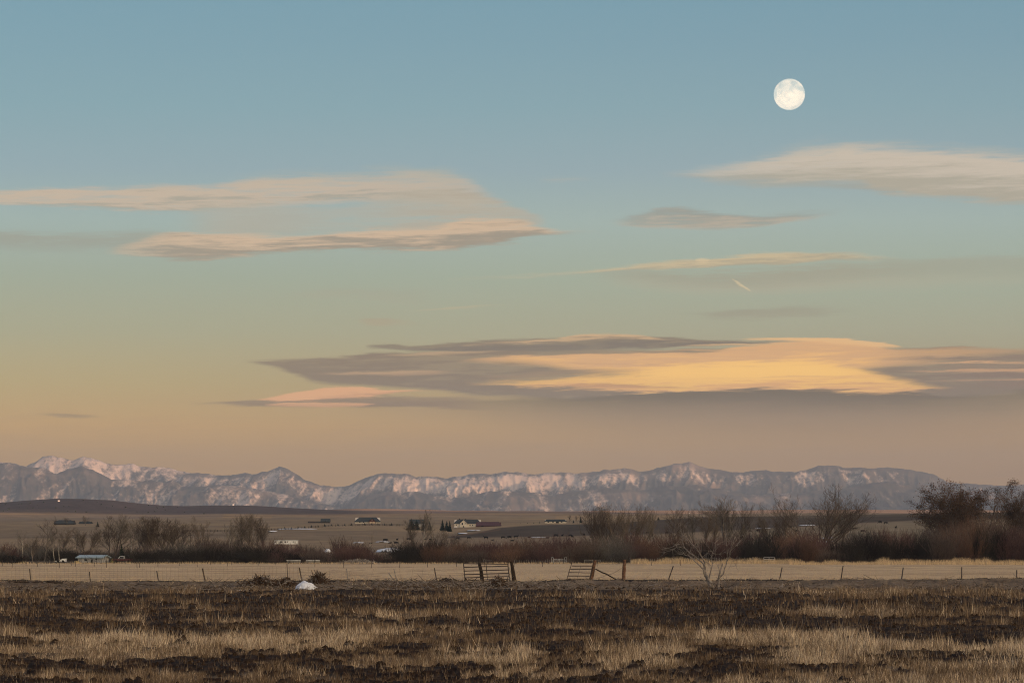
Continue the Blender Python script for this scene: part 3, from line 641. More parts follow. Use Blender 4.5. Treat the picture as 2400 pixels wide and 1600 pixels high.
def seg_mesh(name, segs, mat, parent=None, sides=3, attrs=None):
    """segs: list of (ax, ay, az, bx, by, bz, ra, rb)"""
    S = np.asarray(segs, float)
    V, Fc = seg_verts(S[:, :3], S[:, 3:6], S[:, 6], S[:, 7], sides)
    return mesh_obj(name, V, Fc, mat, parent, attrs, smooth=True)
def poly_segs(pts, r0, r1):
    out_ = []; n = len(pts) - 1
    for i in range(n):
        a, b = pts[i], pts[i + 1]
        out_.append((*a, *b, r0 + (r1 - r0) * i / n, r0 + (r1 - r0) * (i + 1) / n))
    return out_
def empty(name, loc, rz=0.0):
    o = bpy.data.objects.new(name, None); col.objects.link(o); o.location = loc; o.rotation_euler = (0, 0, rz)
    o.empty_display_size = .3
    return o
def flat_mat(name, c, rough=.9, var=.25, scale=3.0, spec=.1, metal=0.0):
    m, nt, b = new_mat(name, rough, spec); b.inputs['Metallic'].default_value = metal
    n = noise_node(nt, obj_coord(nt), scale, 4, .6)
    k = tuple(q * (1 - var) for q in c); w = tuple(min(1, q * (1 + var)) for q in c)
    nt.links.new(mixc(nt, n.sstep(.3, .7), k, w), b.inputs['Base Color'])
    return m
def twig_mat(name, c1, c2):
    """bark that differs from plant to plant and along its branches"""
    m, nt, b = new_mat(name, .95, .05)
    n = noise_node(nt, obj_coord(nt), 1.3, 3, .6)
    rnd = X(nt, nt.nodes.new('ShaderNodeObjectInfo').outputs['Random'])
    nt.links.new(mixc(nt, (n * .8 + rnd * .5 - .15).sstep(.1, .8), c1, c2), b.inputs['Base Color'])
    return m
BARK_GREY = twig_mat('grey_bark', (.12, .102, .09), (.22, .19, .165))
BARK_BROWN = twig_mat('brown_bark', (.085, .066, .055), (.17, .135, .11))
BARK_DARK = twig_mat('dark_bark', (.055, .045, .040), (.12, .095, .082))
BARK_PALE = twig_mat('pale_bark', (.24, .21, .18), (.42, .38, .33))
TW_MAROON = twig_mat('maroon_willow_twigs', (0.060, 0.036, 0.036), (0.127, 0.078, 0.073))
TW_BROWN = twig_mat('brown_willow_twigs', (0.068, 0.052, 0.047), (0.143, 0.110, 0.095))
TW_GREY = twig_mat('grey_willow_twigs', (0.065, 0.059, 0.055), (0.135, 0.123, 0.113))
TW_RED = twig_mat('rust_willow_twigs', (0.079, 0.049, 0.040), (0.160, 0.100, 0.077))
TW_DARK = twig_mat('dark_willow_twigs', (0.021, 0.018, 0.018), (0.045, 0.040, 0.037))
LEAF_DEAD = twig_mat('clinging_brown_leaves', (.045, .030, .024), (.11, .066, .046))
FIR = twig_mat('dark_spruce_needles', (.010, .016, .012), (.028, .036, .026))

# ------------------------------------------------------------------ bare trees
def grow_tree(seed, H, spread=.55, fork=.35, stems=1, levels=4, r0=None, leanx=0.0, dens=1.0, up=.35, tw=.0125, splay=.22, kids=(7, 6, 5, 4)):
    """returns trunk segments and crown segments of a leafless tree H metres high"""
    rd = random.Random(seed); trunk, crown = [], []
    r0 = r0 or H * .017
    def go(p, d, L, r, lv, bucket):
        n = 6 if lv == 0 else (4 if lv == 1 else 3)
        pts = [p]; dirs = [d]; q = p.copy(); dd = d.copy()
        for i in range(n):
            w = .07 if lv == 0 else .16 + .03 * lv
            dd = (dd + Vector((rd.gauss(0, w), rd.gauss(0, w), rd.gauss(0, w * .6) + (0.02 if lv == 0 else up * .16)))).normalized()
            q = q + dd * (L / n); pts.append(q.copy()); dirs.append(dd.copy())
        r1 = r * (.45 if lv == 0 else .35); r1 = max(r1, tw * .5)
        for i in range(n):
            bucket.append((*pts[i], *pts[i + 1], max(r + (r1 - r) * i / n, tw * .6), max(r + (r1 - r) * (i + 1) / n, tw * .5)))
        if lv >= levels: return
        k = max(2, int(round(kids[lv] * dens)))
        for j in range(k):
            lo_ = fork if lv == 0 else .15
            f = lo_ + (1 - lo_) * (j + rd.random() * .9) / k; f = min(f, .995)
            i = min(int(f * n), n - 1); t = f * n - i
            pp = pts[i].lerp(pts[i + 1], t); base = dirs[i + 1]
            a = rd.uniform(0, 2 * math.pi); side = Vector((math.cos(a), math.sin(a), 0.0))
            side = (side - base * side.dot(base)); side.normalize()
            ang = rd.uniform(.35, .95) * spread * (1.5 if lv == 0 else 1.25)
            nd = (base * math.cos(ang) + side * math.sin(ang)); nd.z += up * .35; nd.normalize()
            ll = L * (rd.uniform(.50, .78) if lv == 0 else rd.uniform(.42, .72)) * (1.12 - .45 * f)
            go(pp, nd, ll, (r + (r1 - r) * f) * rd.uniform(.5, .68), lv + 1, crown)
    for s in range(stems):
        a = rd.uniform(0, 6.28); e = splay if stems > 1 else .03
        if stems == 2: a = 0.0 if s == 0 else math.pi; a += rd.uniform(-.5, .5)
        d = Vector((math.cos(a) * e + leanx, math.sin(a) * e, 1)).normalized()
        go(Vector((math.cos(a) * .15 * (stems > 1), math.sin(a) * .15 * (stems > 1), -.15)), d, H * rd.uniform(.66, .78), r0 * (1 if stems == 1 else .72), 0, trunk)
    top = max(max(s[2], s[5]) for s in trunk + crown); k = H / top
    sc = lambda S: [tuple(v * k for v in s[:6]) + s[6:] for s in S]
    return sc(trunk), sc(crown)
def leaf_tris(crown, seed, n, size):
    rd = np.random.default_rng(seed); S = np.array([s for s in crown if s[6] < .05])
    i = rd.integers(0, len(S), n); t = rd.random((n, 1))
    p = S[i, :3] * (1 - t) + S[i, 3:6] * t + rd.normal(0, .16, (n, 3))
    a = rd.normal(0, 1, (n, 3)); a /= np.linalg.norm(a, axis=1, keepdims=True); b = rd.normal(0, 1, (n, 3)); b = np.cross(a, b); b /= np.linalg.norm(b, axis=1, keepdims=True)
    s = size * rd.uniform(.6, 1.3, (n, 1))
    V = np.stack([p - a * s, p + b * s * .6, p + a * s, p - b * s * .6], 1).reshape(-1, 3)
    return V, np.arange(4 * n).reshape(-1, 4)
TREE_KIND = {}
def tree_proto(kind, seed, mat_t, mat_c, leaves=None, **kw):
    H = 10.0
    tr, cr = grow_tree(seed, H, **kw)
    t = seg_mesh('trunk', tr, mat_t, None, 5); c = seg_mesh('crown', cr, mat_c, None, 3)
    lf = None
    if leaves:
        V, Fc = leaf_tris(cr, seed, leaves[0], leaves[1]); lf = mesh_obj('leaves', V, Fc, LEAF_DEAD)
    for o in (t, c, lf):
        if o: col.objects.unlink(o)
    TREE_KIND[kind] = (t, c, lf)
def place_tree(kind, px, d, top, label, group='bare trees along the creek', width=1.0, rz=None, cat='tree', name='bare_tree'):
    t, c, lf = TREE_KIND[kind]
    p = P(px, d, -.05); h = (EYE + (HROW - top) * d / F) - p.z
    rd = random.Random(int(px * 13 + d)); e = empty(name, p, rd.uniform(0, 6.28) if rz is None else rz)
    k = h / 10.0; e.scale = (k * width, k * width, k)
    for src in (t, c, lf):
        if src:
            o = src.copy(); col.objects.link(o); o.parent = e
            if src is lf: o['kind'] = 'stuff'
    tag(e, label, cat, group); return e
tree_proto('open', 1, BARK_GREY, BARK_BROWN, spread=.62, fork=.28, dens=1.25)
tree_proto('broad', 4, BARK_BROWN, BARK_DARK, spread=.78, fork=.2, dens=.85, stems=5, splay=.80, up=.5)
tree_proto('tall', 3, BARK_DARK, BARK_GREY, spread=.48, fork=.3, dens=1.25)
tree_proto('fan', 9, BARK_GREY, BARK_BROWN, spread=.36, fork=.22, dens=.85, stems=4, splay=.30, up=.6)
tree_proto('fork', 5, BARK_DARK, BARK_BROWN, spread=.5, fork=.3, dens=1.25, stems=2, splay=.22)
tree_proto('white', 6, BARK_PALE, BARK_GREY, spread=.55, fork=.42, dens=1.15, up=.5)
tree_proto('wispy', 7, BARK_PALE, BARK_GREY, spread=.45, fork=.35, dens=.8, tw=.008)
tree_proto('grove', 8, BARK_BROWN, BARK_BROWN, spread=.40, fork=.15, dens=1.15, stems=2, splay=.12, up=.5)
tree_proto('leafy', 10, BARK_DARK, BARK_DARK, leaves=(11000, .075), spread=.95, fork=.3, dens=1.2, stems=4, splay=.6, up=.35)
tree_proto('lean', 12, BARK_GREY, BARK_DARK, spread=.7, fork=.3, dens=1.0, leanx=.22)
CR = 'bare trees along the creek'
for kind, px, d, top, w, label in [
    ('wispy', 52, 940, 1236, 1.2, 'faint grey bare tree farthest left, well left of the leaning tree'),
    ('open', 76, 880, 1252, 1.3, 'rounded grey bare tree close left of the leaning dark tree'),
    ('lean', 104, 900, 1207, 1.0, 'leaning dark bare tree with clumped top, left of the metal roofed shed'),
    ('white', 127, 890, 1238, .9, 'slender white stemmed tree just left of the small white trailer'),
    ('wispy', 139, 885, 1250, 1.0, 'thin pale slanting tree right above the small white trailer'),
    ('open', 148, 920, 1230, 1.2, 'grey spreading bare tree behind the small white trailer'),
    ('tall', 176, 980, 1236, .8, 'thin dark bare tree between the white trailer and the metal roofed shed'),
    ('fork', 201, 905, 1226, 1.1, 'two stemmed V shaped tree rising right behind the metal roofed shed'),
    ('fork', 263, 890, 1204, 1.2, 'tall dark forked tree right of the metal roofed shed, with a low limb reaching left'),
    ('tall', 278, 885, 1198, 1.0, 'tallest dark bare tree of the left, beside the small spruce'),
    ('wispy', 306, 930, 1230, 1.1, 'faint bare tree right of the small spruce'),
    ('grove', 332, 930, 1222, 1.2, 'leftmost tree of the dense brown grove'),
    ('grove', 352, 925, 1210, 1.2, 'brown tree left of the middle of the dense grove'),
    ('grove', 372, 920, 1206, 1.3, 'dark reddish middle tree of the dense brown grove'),
    ('grove', 393, 925, 1208, 1.2, 'brown tree right of the middle of the dense grove'),
    ('grove', 413, 930, 1222, 1.1, 'rightmost tree of the dense brown grove, paler than the others'),
    ('fork', 474, 1250, 1206, .8, 'thin bare pair of stems beyond the utility pole'),
    ('white', 534, 850, 1213, 1.15, 'white trunked tree standing alone in front of the brown trees'),
    ('tall', 552, 980, 1200, .9, 'dark tall tree close behind the white trunked tree'),
    ('open', 568, 960, 1204, .8, 'brown tree just right of the white trunked tree'),
    ('tall', 584, 970, 1198, .8, 'brown tall tree in the middle of the row right of the white trunk'),
    ('grove', 600, 960, 1202, 1.0, 'dense brown tree next to last in the row right of the white trunk'),
    ('open', 618, 940, 1212, .8, 'last brown tree at the right end of the row, left of the white trailer house'),
    ('wispy', 868, 1100, 1240, .8, 'very faint thin tree below the dark roofed house'),
    ('white', 990, 1050, 1189, .85, 'pale tall forked tree in front of the house among spruces'),
    ('open', 968, 1060, 1212, .8, 'bare tree close left of the pale forked tree'),
    ('wispy', 1012, 1060, 1215, .8, 'slim bare tree close right of the pale forked tree'),
    ('open', 1034, 980, 1236, 1.1, 'low tangled grey tree below the white farmhouse'),
    ('broad', 1050, 1000, 1244, .9, 'low spreading brown tree below the white farmhouse, right of the tangled grey one'),
    ('fan', 1394, 960, 1184, 1.0, 'fan shaped tree at the left end of the clump over the dark field'),
    ('fan', 1414, 955, 1178, 1.0, 'second fan shaped tree from the left in the clump over the dark field'),
    ('fan', 1434, 965, 1176, .9, 'middle fan shaped tree of the clump over the dark field'),
    ('fan', 1452, 955, 1177, 1.0, 'fan shaped tree right of the middle in the clump over the dark field'),
    ('fan', 1474, 960, 1177, .9, 'tall fan shaped tree at the right of the clump over the dark field'),
    ('fan', 1500, 960, 1184, .9, 'lower thin tree standing just right of the fan shaped clump'),
    ('tall', 1540, 980, 1190, .8, 'thin solitary bare tree between the fan shaped clump and the leaning limbed tree'),
    ('lean', 1570, 950, 1183, 1.1, 'dark tree with a slanting limb above the dead grey tree'),
    ('open', 1592, 960, 1186, .9, 'brown bushy topped tree right of the tree with the slanting limb'),
    ('tall', 1628, 970, 1188, .8, 'thin tree above the middle of the dead grey tree'),
    ('open', 1652, 960, 1184, .9, 'bare tree left of the tall tree above the dead grey tree'),
    ('open', 1672, 965, 1186, .8, 'short bare tree tucked left against the tall dark crown'),
    ('tall', 1697, 900, 1157, 1.2, 'tall dark crowned tree rising above the dead grey tree'),
    ('fan', 1722, 905, 1172, .9, 'upright many stemmed tree just right of the tall dark crown'),
    ('wispy', 1784, 960, 1186, .8, 'thin tree midway between the tall dark crown and the wide bare tree'),
    ('fork', 1812, 950, 1184, .8, 'small forked tree left of the wide bare tree'),
    ('open', 1838, 940, 1166, .9, 'bare tree close left of the wide bare tree'),
    ('broad', 1898, 860, 1126, 1.15, 'largest wide bare tree with forking limbs against the mountains'),
    ('open', 1940, 900, 1158, .8, 'bare tree close right of the wide bare tree'),
    ('tall', 1972, 905, 1168, 1.1, 'bushy bare tree at the right of the wide bare tree'),
    ('wispy', 1990, 920, 1190, .9, 'low faint tree at the right edge of the group with the wide bare tree'),
    ]:
    place_tree(kind, px, d, top, label, CR, w)
RT = 'tall trees holding brown leaves at the right'
for kind, px, d, top, w, rz, label in [
    ('leafy', 2280, 850, 1120, 1.12, .4, 'largest tree with brown leaves and a dark forked trunk, right side'),
    ('leafy', 2228, 870, 1136, .45, 2.1, 'brown leaved tree joined to the left of the largest one'),
    ('leafy', 2374, 860, 1138, .56, 4.0, 'reddish brown leaved tree right of the largest one'),
    ('leafy', 2425, 880, 1156, .45, 1.0, 'brown leaved tree cut by the right edge of the picture')]:
    place_tree(kind, px, d, top, label, RT, w, rz, name='leafy_tree')

# ------------------------------------------------------------------ spruces
def spruce_proto(seed, n=420, wide=.26):
    rd = random.Random(seed); S = []
    for i in range(n):
        z = 10 * (1 - (rd.random()) ** .62) * .98 + .3; z = min(z, 9.7)
        R0 = (10 - z) * wide * rd.uniform(.7, 1.1) + .15; a = rd.uniform(0, 6.283)
        c, s = math.cos(a), math.sin(a)
        S.append((0, 0, z, c * R0, s * R0, z - R0 * rd.uniform(.1, .45), .30 * (1.1 - z / 14), .05))
    crown = seg_mesh('crown', S, FIR, None, 3)
    tr = seg_mesh('trunk', [(0, 0, -.2, 0, 0, 9.9, .2, .03)], BARK_DARK, None, 5)
    for o in (crown, tr): col.objects.unlink(o)
    return tr, crown, None
TREE_KIND['spruce'] = spruce_proto(5); TREE_KIND['column'] = spruce_proto(6, 420, .17); TREE_KIND['round'] = spruce_proto(7, 380, .42)
SP = 'spruces by the farmhouses'
for kind, px, d, top, w, label in [
    ('spruce', 285, 870, 1272, 1.0, 'small dark spruce right of the tallest left tree'),
    ('round', 964, 2290, 1214, 1.2, 'left dark spruce hiding the house left of the white farmhouse'),
    ('round', 976, 2300, 1216, 1.1, 'bushy spruce in front of the half hidden house'),
    ('spruce', 992, 2290, 1220, 1.1, 'dark spruce right of the half hidden house wall'),
    ('spruce', 1007, 2310, 1220, 1.2, 'lone spruce between the half hidden house and the farmhouse spruces'),
    ('spruce', 1037, 2300, 1216, 1.2, 'tallest dark spruce at the left of the white farmhouse'),
    ('round', 1047, 2310, 1219, .9, 'grey green spruce in the middle of the three by the white farmhouse'),
    ('spruce', 1054, 2290, 1219, 1.0, 'dark spruce touching the left end of the white farmhouse'),
    ('column', 1361, 2560, 1209, 1.3, 'tall dark columnar spruce right of the long low house'),
    ('round', 1344, 2550, 1218, 1.0, 'low dark spruce just right of the long low house')]:
    place_tree(kind, px, d, top, label, SP, w, name='spruce', cat='spruce tree')
for px, d, top, w, label in [(1334, 2570, 1205, 1.0, 'small bare tree behind the right end of the long low house'), (1352, 2580, 1207, 1.0, 'small bare tree touching the columnar spruce'), (200, 2700, 1207, 1.4, 'round bare tree above the second dark barn at far left'), (157, 2720, 1210, 1.6, 'faint bare tree above the long dark barn at far left')]:
    place_tree('open', px, d, top, label, 'small trees by the far houses', w)
k_ = 0
words_ = ['first', 'second', 'third', 'fourth', 'fifth', 'sixth', 'seventh', 'eighth', 'ninth', 'tenth', 'eleventh', 'twelfth', 'thirteenth', 'fourteenth', 'fifteenth', 'sixteenth', 'seventeenth', 'eighteenth', 'nineteenth']
for i in range(19):
    px = 651.5 + 15.62 * i; row = np.interp(px, [651, 700, 777, 870, 935], [1241, 1238, 1232, 1230, 1231])
    d = dist_of_row(px, row, 1500, 3500)
    place_tree('round' if i % 3 else 'spruce', px, d, row - (6.6 if i % 2 else 5.4), 'dark sapling, %s from the left in the evenly planted row by the drive' % words_[i], 'saplings planted along the farm drive', 1.0 + .25 * (i % 2), name='spruce_sapling', cat='sapling')
for i, (px, row, h, label) in enumerate([(1220, 1229, 4, 'tiny sapling farthest left of the long low house'), (1236, 1228.5, 4.5, 'second small sapling left of the long low house'), (1251, 1228, 5, 'narrow sapling left of the long low house, next to its largest'), (1265, 1229, 8, 'largest sapling beside the long low house, at its left end'),
        (1515, 1217.5, 3.5, 'leftmost of the dark shrubs on the skyline of the dark field'), (1521, 1217.5, 3.5, 'second dark shrub on the skyline of the dark field'), (1530, 1217, 5, 'dark cone shaped shrub on the skyline of the dark field'), (1543, 1215.5, 5, 'largest dark shrub on the skyline of the dark field'), (229, 1227, 6, 'small dark cone shaped tree right of the far left barns'), (1646, 1212, 4, 'dark low shrub on the skyline above the dead grey tree')]):
    d = 2300 if px > 1400 else 2560
    place_tree('spruce' if px in (229, 1265, 1530) else 'round', px, d, row - h, label, 'small evergreens on the skyline', 1.3, name='spruce_sapling', cat='sapling')

# ------------------------------------------------------------------ willows
def willow_mesh(seed, n=130, h=6.0, base=1.5, flare=.55):
    rd = random.Random(seed); S = []
    for i in range(n):
        a = rd.uniform(0, 6.283); r = base * math.sqrt(rd.random())
        p = Vector((math.cos(a) * r, math.sin(a) * r, -.2)); out_ = flare * (r / base) * rd.uniform(.5, 1.4)
        d = Vector((math.cos(a) * out_ + rd.gauss(0, .12), math.sin(a) * out_ + rd.gauss(0, .12), 1)).normalized()
        L = h * rd.uniform(.62, 1.02) * (1 - .25 * (r / base) ** 2); n_ = 4; q = p.copy(); rr = .045
        for j in range(n_):
            d2 = (d + Vector((rd.gauss(0, .10), rd.gauss(0, .10), .05))).normalized(); q2 = q + d2 * L / n_
            r2 = rr * .68; S.append((*q, *q2, rr, r2))
            for t in range(3 if j < 2 else 4):
                a2 = rd.uniform(0, 6.283); f = rd.random(); b0 = q.lerp(q2, f)
                dd = (d2 + Vector((math.cos(a2), math.sin(a2), .15)) * rd.uniform(.25, .75)).normalized(); l2 = L * rd.uniform(.14, .32)
                m = b0 + dd * l2 * .5; e = m + (dd + Vector((rd.gauss(0, .2), rd.gauss(0, .2), .25))).normalized() * l2 * .5
                S.append((*b0, *m, .020, .015)); S.append((*m, *e, .015, .010))
            q = q2; d = d2; rr = r2
    return S
WMAT = {'maroon': TW_MAROON, 'brown': TW_BROWN, 'grey': TW_GREY, 'rust': TW_RED, 'dark': TW_DARK}
WM = []
for i in range(4):
    S = np.asarray(willow_mesh(20 + i, n=(120, 95, 135, 110)[i], base=(1.6, 1.2, 2.2, 1.8)[i], flare=(.5, .65, .4, .75)[i]))
    V, Fc = seg_verts(S[:, :3], S[:, 3:6], S[:, 6], S[:, 7], 3)
    o = mesh_obj('willow_shrub', V, Fc, TW_BROWN, smooth=True); col.objects.unlink(o); WM.append(o)
def place_willow(kind, px, d, top, wpx, label, i, group='willow shrubs along the creek'):
    o = WM[i % 4].copy(); col.objects.link(o)
    o.material_slots[0].link = 'OBJECT'; o.material_slots[0].material = WMAT[kind]
    p = P(px, d, -.1); h = (EYE + (HROW - top) * d / F) - p.z
    w = wpx * d / F; own = (5.6, 5.4, 6.2, 6.6)[i % 4]
    o.location = p; o.rotation_euler = (0, 0, i * 1.7); o.scale = (w / own, w / own * 1.1, h / 5.9)
    tag(o, label, 'willow', group); return o

LANDMARK = [(-120, 'the maroon willow at far left'), (2520, 'the reddish brown leaved tree'), (-30, 'the left picture edge'), (38, 'the dark pickup at far left'), (142, 'the small white trailer'), (219, 'the metal roofed shed'), (285, 'the small spruce'), (345, 'the left grove half'), (400, 'the right grove half'), (446, 'the utility pole'), (534, 'the white trunked tree'), (601, 'the row of brown trees'),
 (671, 'the white trailer house'), (735, 'the right feed bunk'), (768, 'the round snow lump'), (838, 'the far log pile'), (918, 'the large snow bank'), (990, 'the pale forked tree'), (1046, 'the spruces by the farmhouse'), (1092, 'the white farmhouse'), (1146, 'the long maroon barn'), (1203, 'the flared gate post'), (1252, 'the skyline saplings'),
 (1303, 'the white pipe gateway'), (1352, 'the columnar spruce'), (1390, 'the leaning gate post'), (1462, 'the upright brown post'), (1510, 'the skyline shrubs'), (1572, 'the right leaning stake'), (1640, 'the dead tree left limbs'), (1700, 'the dead tree right limbs'), (1750, 'the line of wooden pickets'), (1803, 'the small white panel gate'),
 (1850, 'the wide tree left limb'), (1900, 'the wide tree trunk'), (1974, 'the second right fence stake'), (2025, 'the low brown hillside gap'), (2070, 'the two cows on the brow'), (2115, 'the middle right fence stake'), (2181, 'the two highest cows'), (2254, 'the upright right fence stake'), (2300, 'the largest leafy tree'), (2383, 'the last stake at right'), (2440, 'the right picture edge')]
_used = {}
def where(px):
    l = min(LANDMARK, key=lambda q: abs(q[0] - px)); dlt = px - l[0]
    if abs(dlt) < 8: w = 'straight in line with'
    elif abs(dlt) < 22: w = 'just %s of' % ('right' if dlt > 0 else 'left')
    else: w = 'farther %s of' % ('right' if dlt > 0 else 'left')
    return '%s %s' % (w, l[1])
def unique(text):
    k = _used.get(text, 0); _used[text] = k + 1
    return text
WTOP = T((-60, 1276), (0, 1280), (35, 1284), (60, 1286), (100, 1278), (150, 1282), (200, 1292), (250, 1294), (300, 1288), (330, 1278), (415, 1284), (425, 1270), (450, 1262), (520, 1262), (560, 1268), (630, 1272), (650, 1284), (700, 1286), (740, 1272), (762, 1292), (786, 1290), (796, 1266), (850, 1272), (870, 1292), (925, 1294), (945, 1262), (1000, 1264), (1080, 1268), (1200, 1264), (1300, 1258), (1400, 1256), (1520, 1256), (1600, 1262), (1700, 1258), (1770, 1246), (1820, 1240), (1900, 1244), (1935, 1266), (1960, 1262), (1990, 1244), (2060, 1236), (2150, 1240), (2185, 1248), (2215, 1222), (2260, 1210), (2340, 1214), (2400, 1226), (2460, 1224))
WCOL = [(0, 'maroon'), (60, 'grey'), (110, 'grey'), (160, 'dark'), (210, 'dark'), (260, 'grey'), (330, 'dark'), (400, 'grey'), (450, 'dark'), (500, 'brown'), (540, 'dark'), (600, 'dark'), (650, 'maroon'), (700, 'brown'), (790, 'maroon'), (860, 'maroon'), (940, 'brown'), (980, 'dark'), (1040, 'rust'), (1100, 'brown'), (1160, 'maroon'), (1200, 'rust'), (1240, 'brown'), (1300, 'maroon'), (1360, 'brown'), (1430, 'grey'), (1490, 'maroon'), (1560, 'rust'), (1600, 'dark'), (1660, 'maroon'), (1720, 'maroon'), (1800, 'dark'), (1860, 'rust'), (1900, 'maroon'), (1960, 'brown'), (2010, 'dark'), (2080, 'maroon'), (2150, 'dark'), (2230, 'brown'), (2270, 'rust'), (2330, 'brown'), (2400, 'maroon')]
rw = random.Random(44); idx = 0
CWORD = {'maroon': 'maroon', 'brown': 'brown', 'grey': 'grey', 'rust': 'rusty brown', 'dark': 'blackish'}
for layer, (step, d0, up, wmul, lw) in enumerate([(34, 814, 16, 52, 'low'), (38, 850, 6, 60, 'middle row'), (42, 900, 0, 62, 'tall back row')]):
    px = -140 + layer * 11
    while px < 2540:
        p_ = px + rw.uniform(-7, 7); top = np.interp(p_, *WTOP) - (5 if p_ < 1000 else 3)
        kinds = [c for x_, c in sorted(WCOL, key=lambda q: abs(q[0] - p_))[:2]]
        kind = kinds[0] if rw.random() < .7 else kinds[1]
        if layer == 0 and rw.random() < .45: kind = 'dark' if p_ < 1000 or p_ > 1500 else kind
        if layer == 2 and kind == 'dark' and rw.random() < .6: kind = 'brown'
        yard = 45 < p_ < 320
        if not (yard and layer == 0) and not (layer > 0 and 755 < p_ < 785) and not (layer > 0 and 880 < p_ < 925):
            d = d0 - (70 if p_ > 1850 else 0) + rw.uniform(-16, 16) + (60 if yard else 0)
            t = top + up + rw.uniform(-3, 4) + (rw.uniform(0, 8) if layer < 2 else 0)
            if rw.random() < .35: t -= rw.uniform(3, 12) * (.5 + .5 * (layer == 2))
            w = wmul * rw.uniform(.85, 1.2) * (1.25 if p_ > 2180 else 1.0)
            txt = '%s %s willow %s' % (lw, CWORD[kind], where(p_))
            if txt in _used: txt = 'dense %s %s willow %s' % (lw, CWORD[kind], where(p_))
            _used[txt] = 1
            place_willow(kind, p_, d, t, w, txt, idx); idx += 1
        px += step
# tangled undergrowth between the willows, far too fine to count
rd_ = random.Random(3); S_ = []
for i in range(9000):
    px = rd_.uniform(-150, 2550)
    if 45 < px < 318 and rd_.random() < .8: continue
    d = rd_.uniform(775, 930) - (62 if px > 1850 else 0)
    x = (px - 1200) * d / F; h = rd_.uniform(.8, 2.6); z = EYE + (HROW - row_of(np.array([px]), np.array([d]))[0]) * d / F
    if d < 800: z = 0.0
    S_.append((x, d, z - .1, x + rd_.gauss(0, .5) * h, d + rd_.gauss(0, .5) * h, z + h, .045, .015))
tag(seg_mesh('willow_undergrowth', S_, TW_DARK, None, 3), 'dark tangled undergrowth at the foot of the willows', 'undergrowth', kind='stuff')

# ------------------------------------------------------------------ buildings
def box_vf(x0, x1, y0, y1, z0, z1):
    V = [(x, y, z) for z in (z0, z1) for y in (y0, y1) for x in (x0, x1)]
    Fs = [(0, 2, 3, 1), (4, 5, 7, 6), (0, 1, 5, 4), (2, 6, 7, 3), (0, 4, 6, 2), (1, 3, 7, 5)]
    return V, Fs
class MB:
    def __init__(s): s.V, s.F = [], []
    def add(s, V, Fs):
        n = len(s.V); s.V += [tuple(v) for v in V]; s.F += [tuple(i + n for i in f) for f in Fs]; return s
    def box(s, *a): return s.add(*box_vf(*a))
    def prism(s, prof, y0, y1):
        """profile of (x, z) points drawn along y"""
        n = len(prof); V = [(x, y0, z) for x, z in prof] + [(x, y1, z) for x, z in prof]
        return s.add(V, [tuple(range(n)), tuple(range(2 * n - 1, n - 1, -1))] + [(i, i + n, (i + 1) % n + n, (i + 1) % n) for i in range(n)])
    def prismx(s, prof, x0, x1):
        """profile of (y, z) points drawn along x"""
        n = len(prof); V = [(x0, y, z) for y, z in prof] + [(x1, y, z) for y, z in prof]
        return s.add(V, [tuple(range(n)), tuple(range(2 * n - 1, n - 1, -1))] + [(i, i + n, (i + 1) % n + n, (i + 1) % n) for i in range(n)])
    def build(s, name, mat, parent=None, bevel=0.0):
        me = bpy.data.meshes.new(name); me.from_pydata(s.V, [], s.F); me.update()
        me.materials.append(mat); o = bpy.data.objects.new(name, me); col.objects.link(o)
        if parent is not None: o.parent = parent
        if bevel:
            b = o.modifiers.new('bevel', 'BEVEL'); b.width = bevel; b.segments = 2
        return o
WHITE_WALL = flat_mat('cream_siding', (.52, .48, .42)); SHED_WALL = flat_mat('weathered_white_boards', (.36, .35, .34), scale=1.5); SHED_ROOF = flat_mat('galvanised_sheet_roof', (.30, .37, .40), .45, spec=.4)
DK_ROOF = flat_mat('dark_shingle_roof', (.045, .052, .058)); DK_WALL = flat_mat('dark_timber_wall', (.05, .042, .038)); RED_ROOF = flat_mat('maroon_metal_roof', (.075, .045, .055), .5)
MAROON_WALL = flat_mat('dark_red_barn_wall', (.075, .035, .032)); GLASS = flat_mat('window_glass', (.02, .024, .03), .15, spec=.5); TRAILER = flat_mat('white_painted_metal', (.60, .61, .62), .5, .2, 1.0)
TAN = flat_mat('tan_garage_door', (.42, .34, .26)); BLACK = flat_mat('black_rubber', (.015, .015, .015)); GREENISH = flat_mat('olive_canvas', (.09, .095, .06)); STRAWBALE = flat_mat('straw_bale', (.38, .30, .16))
MUTED = flat_mat('dull_maroon_paint', (.085, .04, .04)); CONC = flat_mat('weathered_concrete', (.24, .23, .21)); YELLOWG = flat_mat('mustard_tarp', (.16, .135, .05))
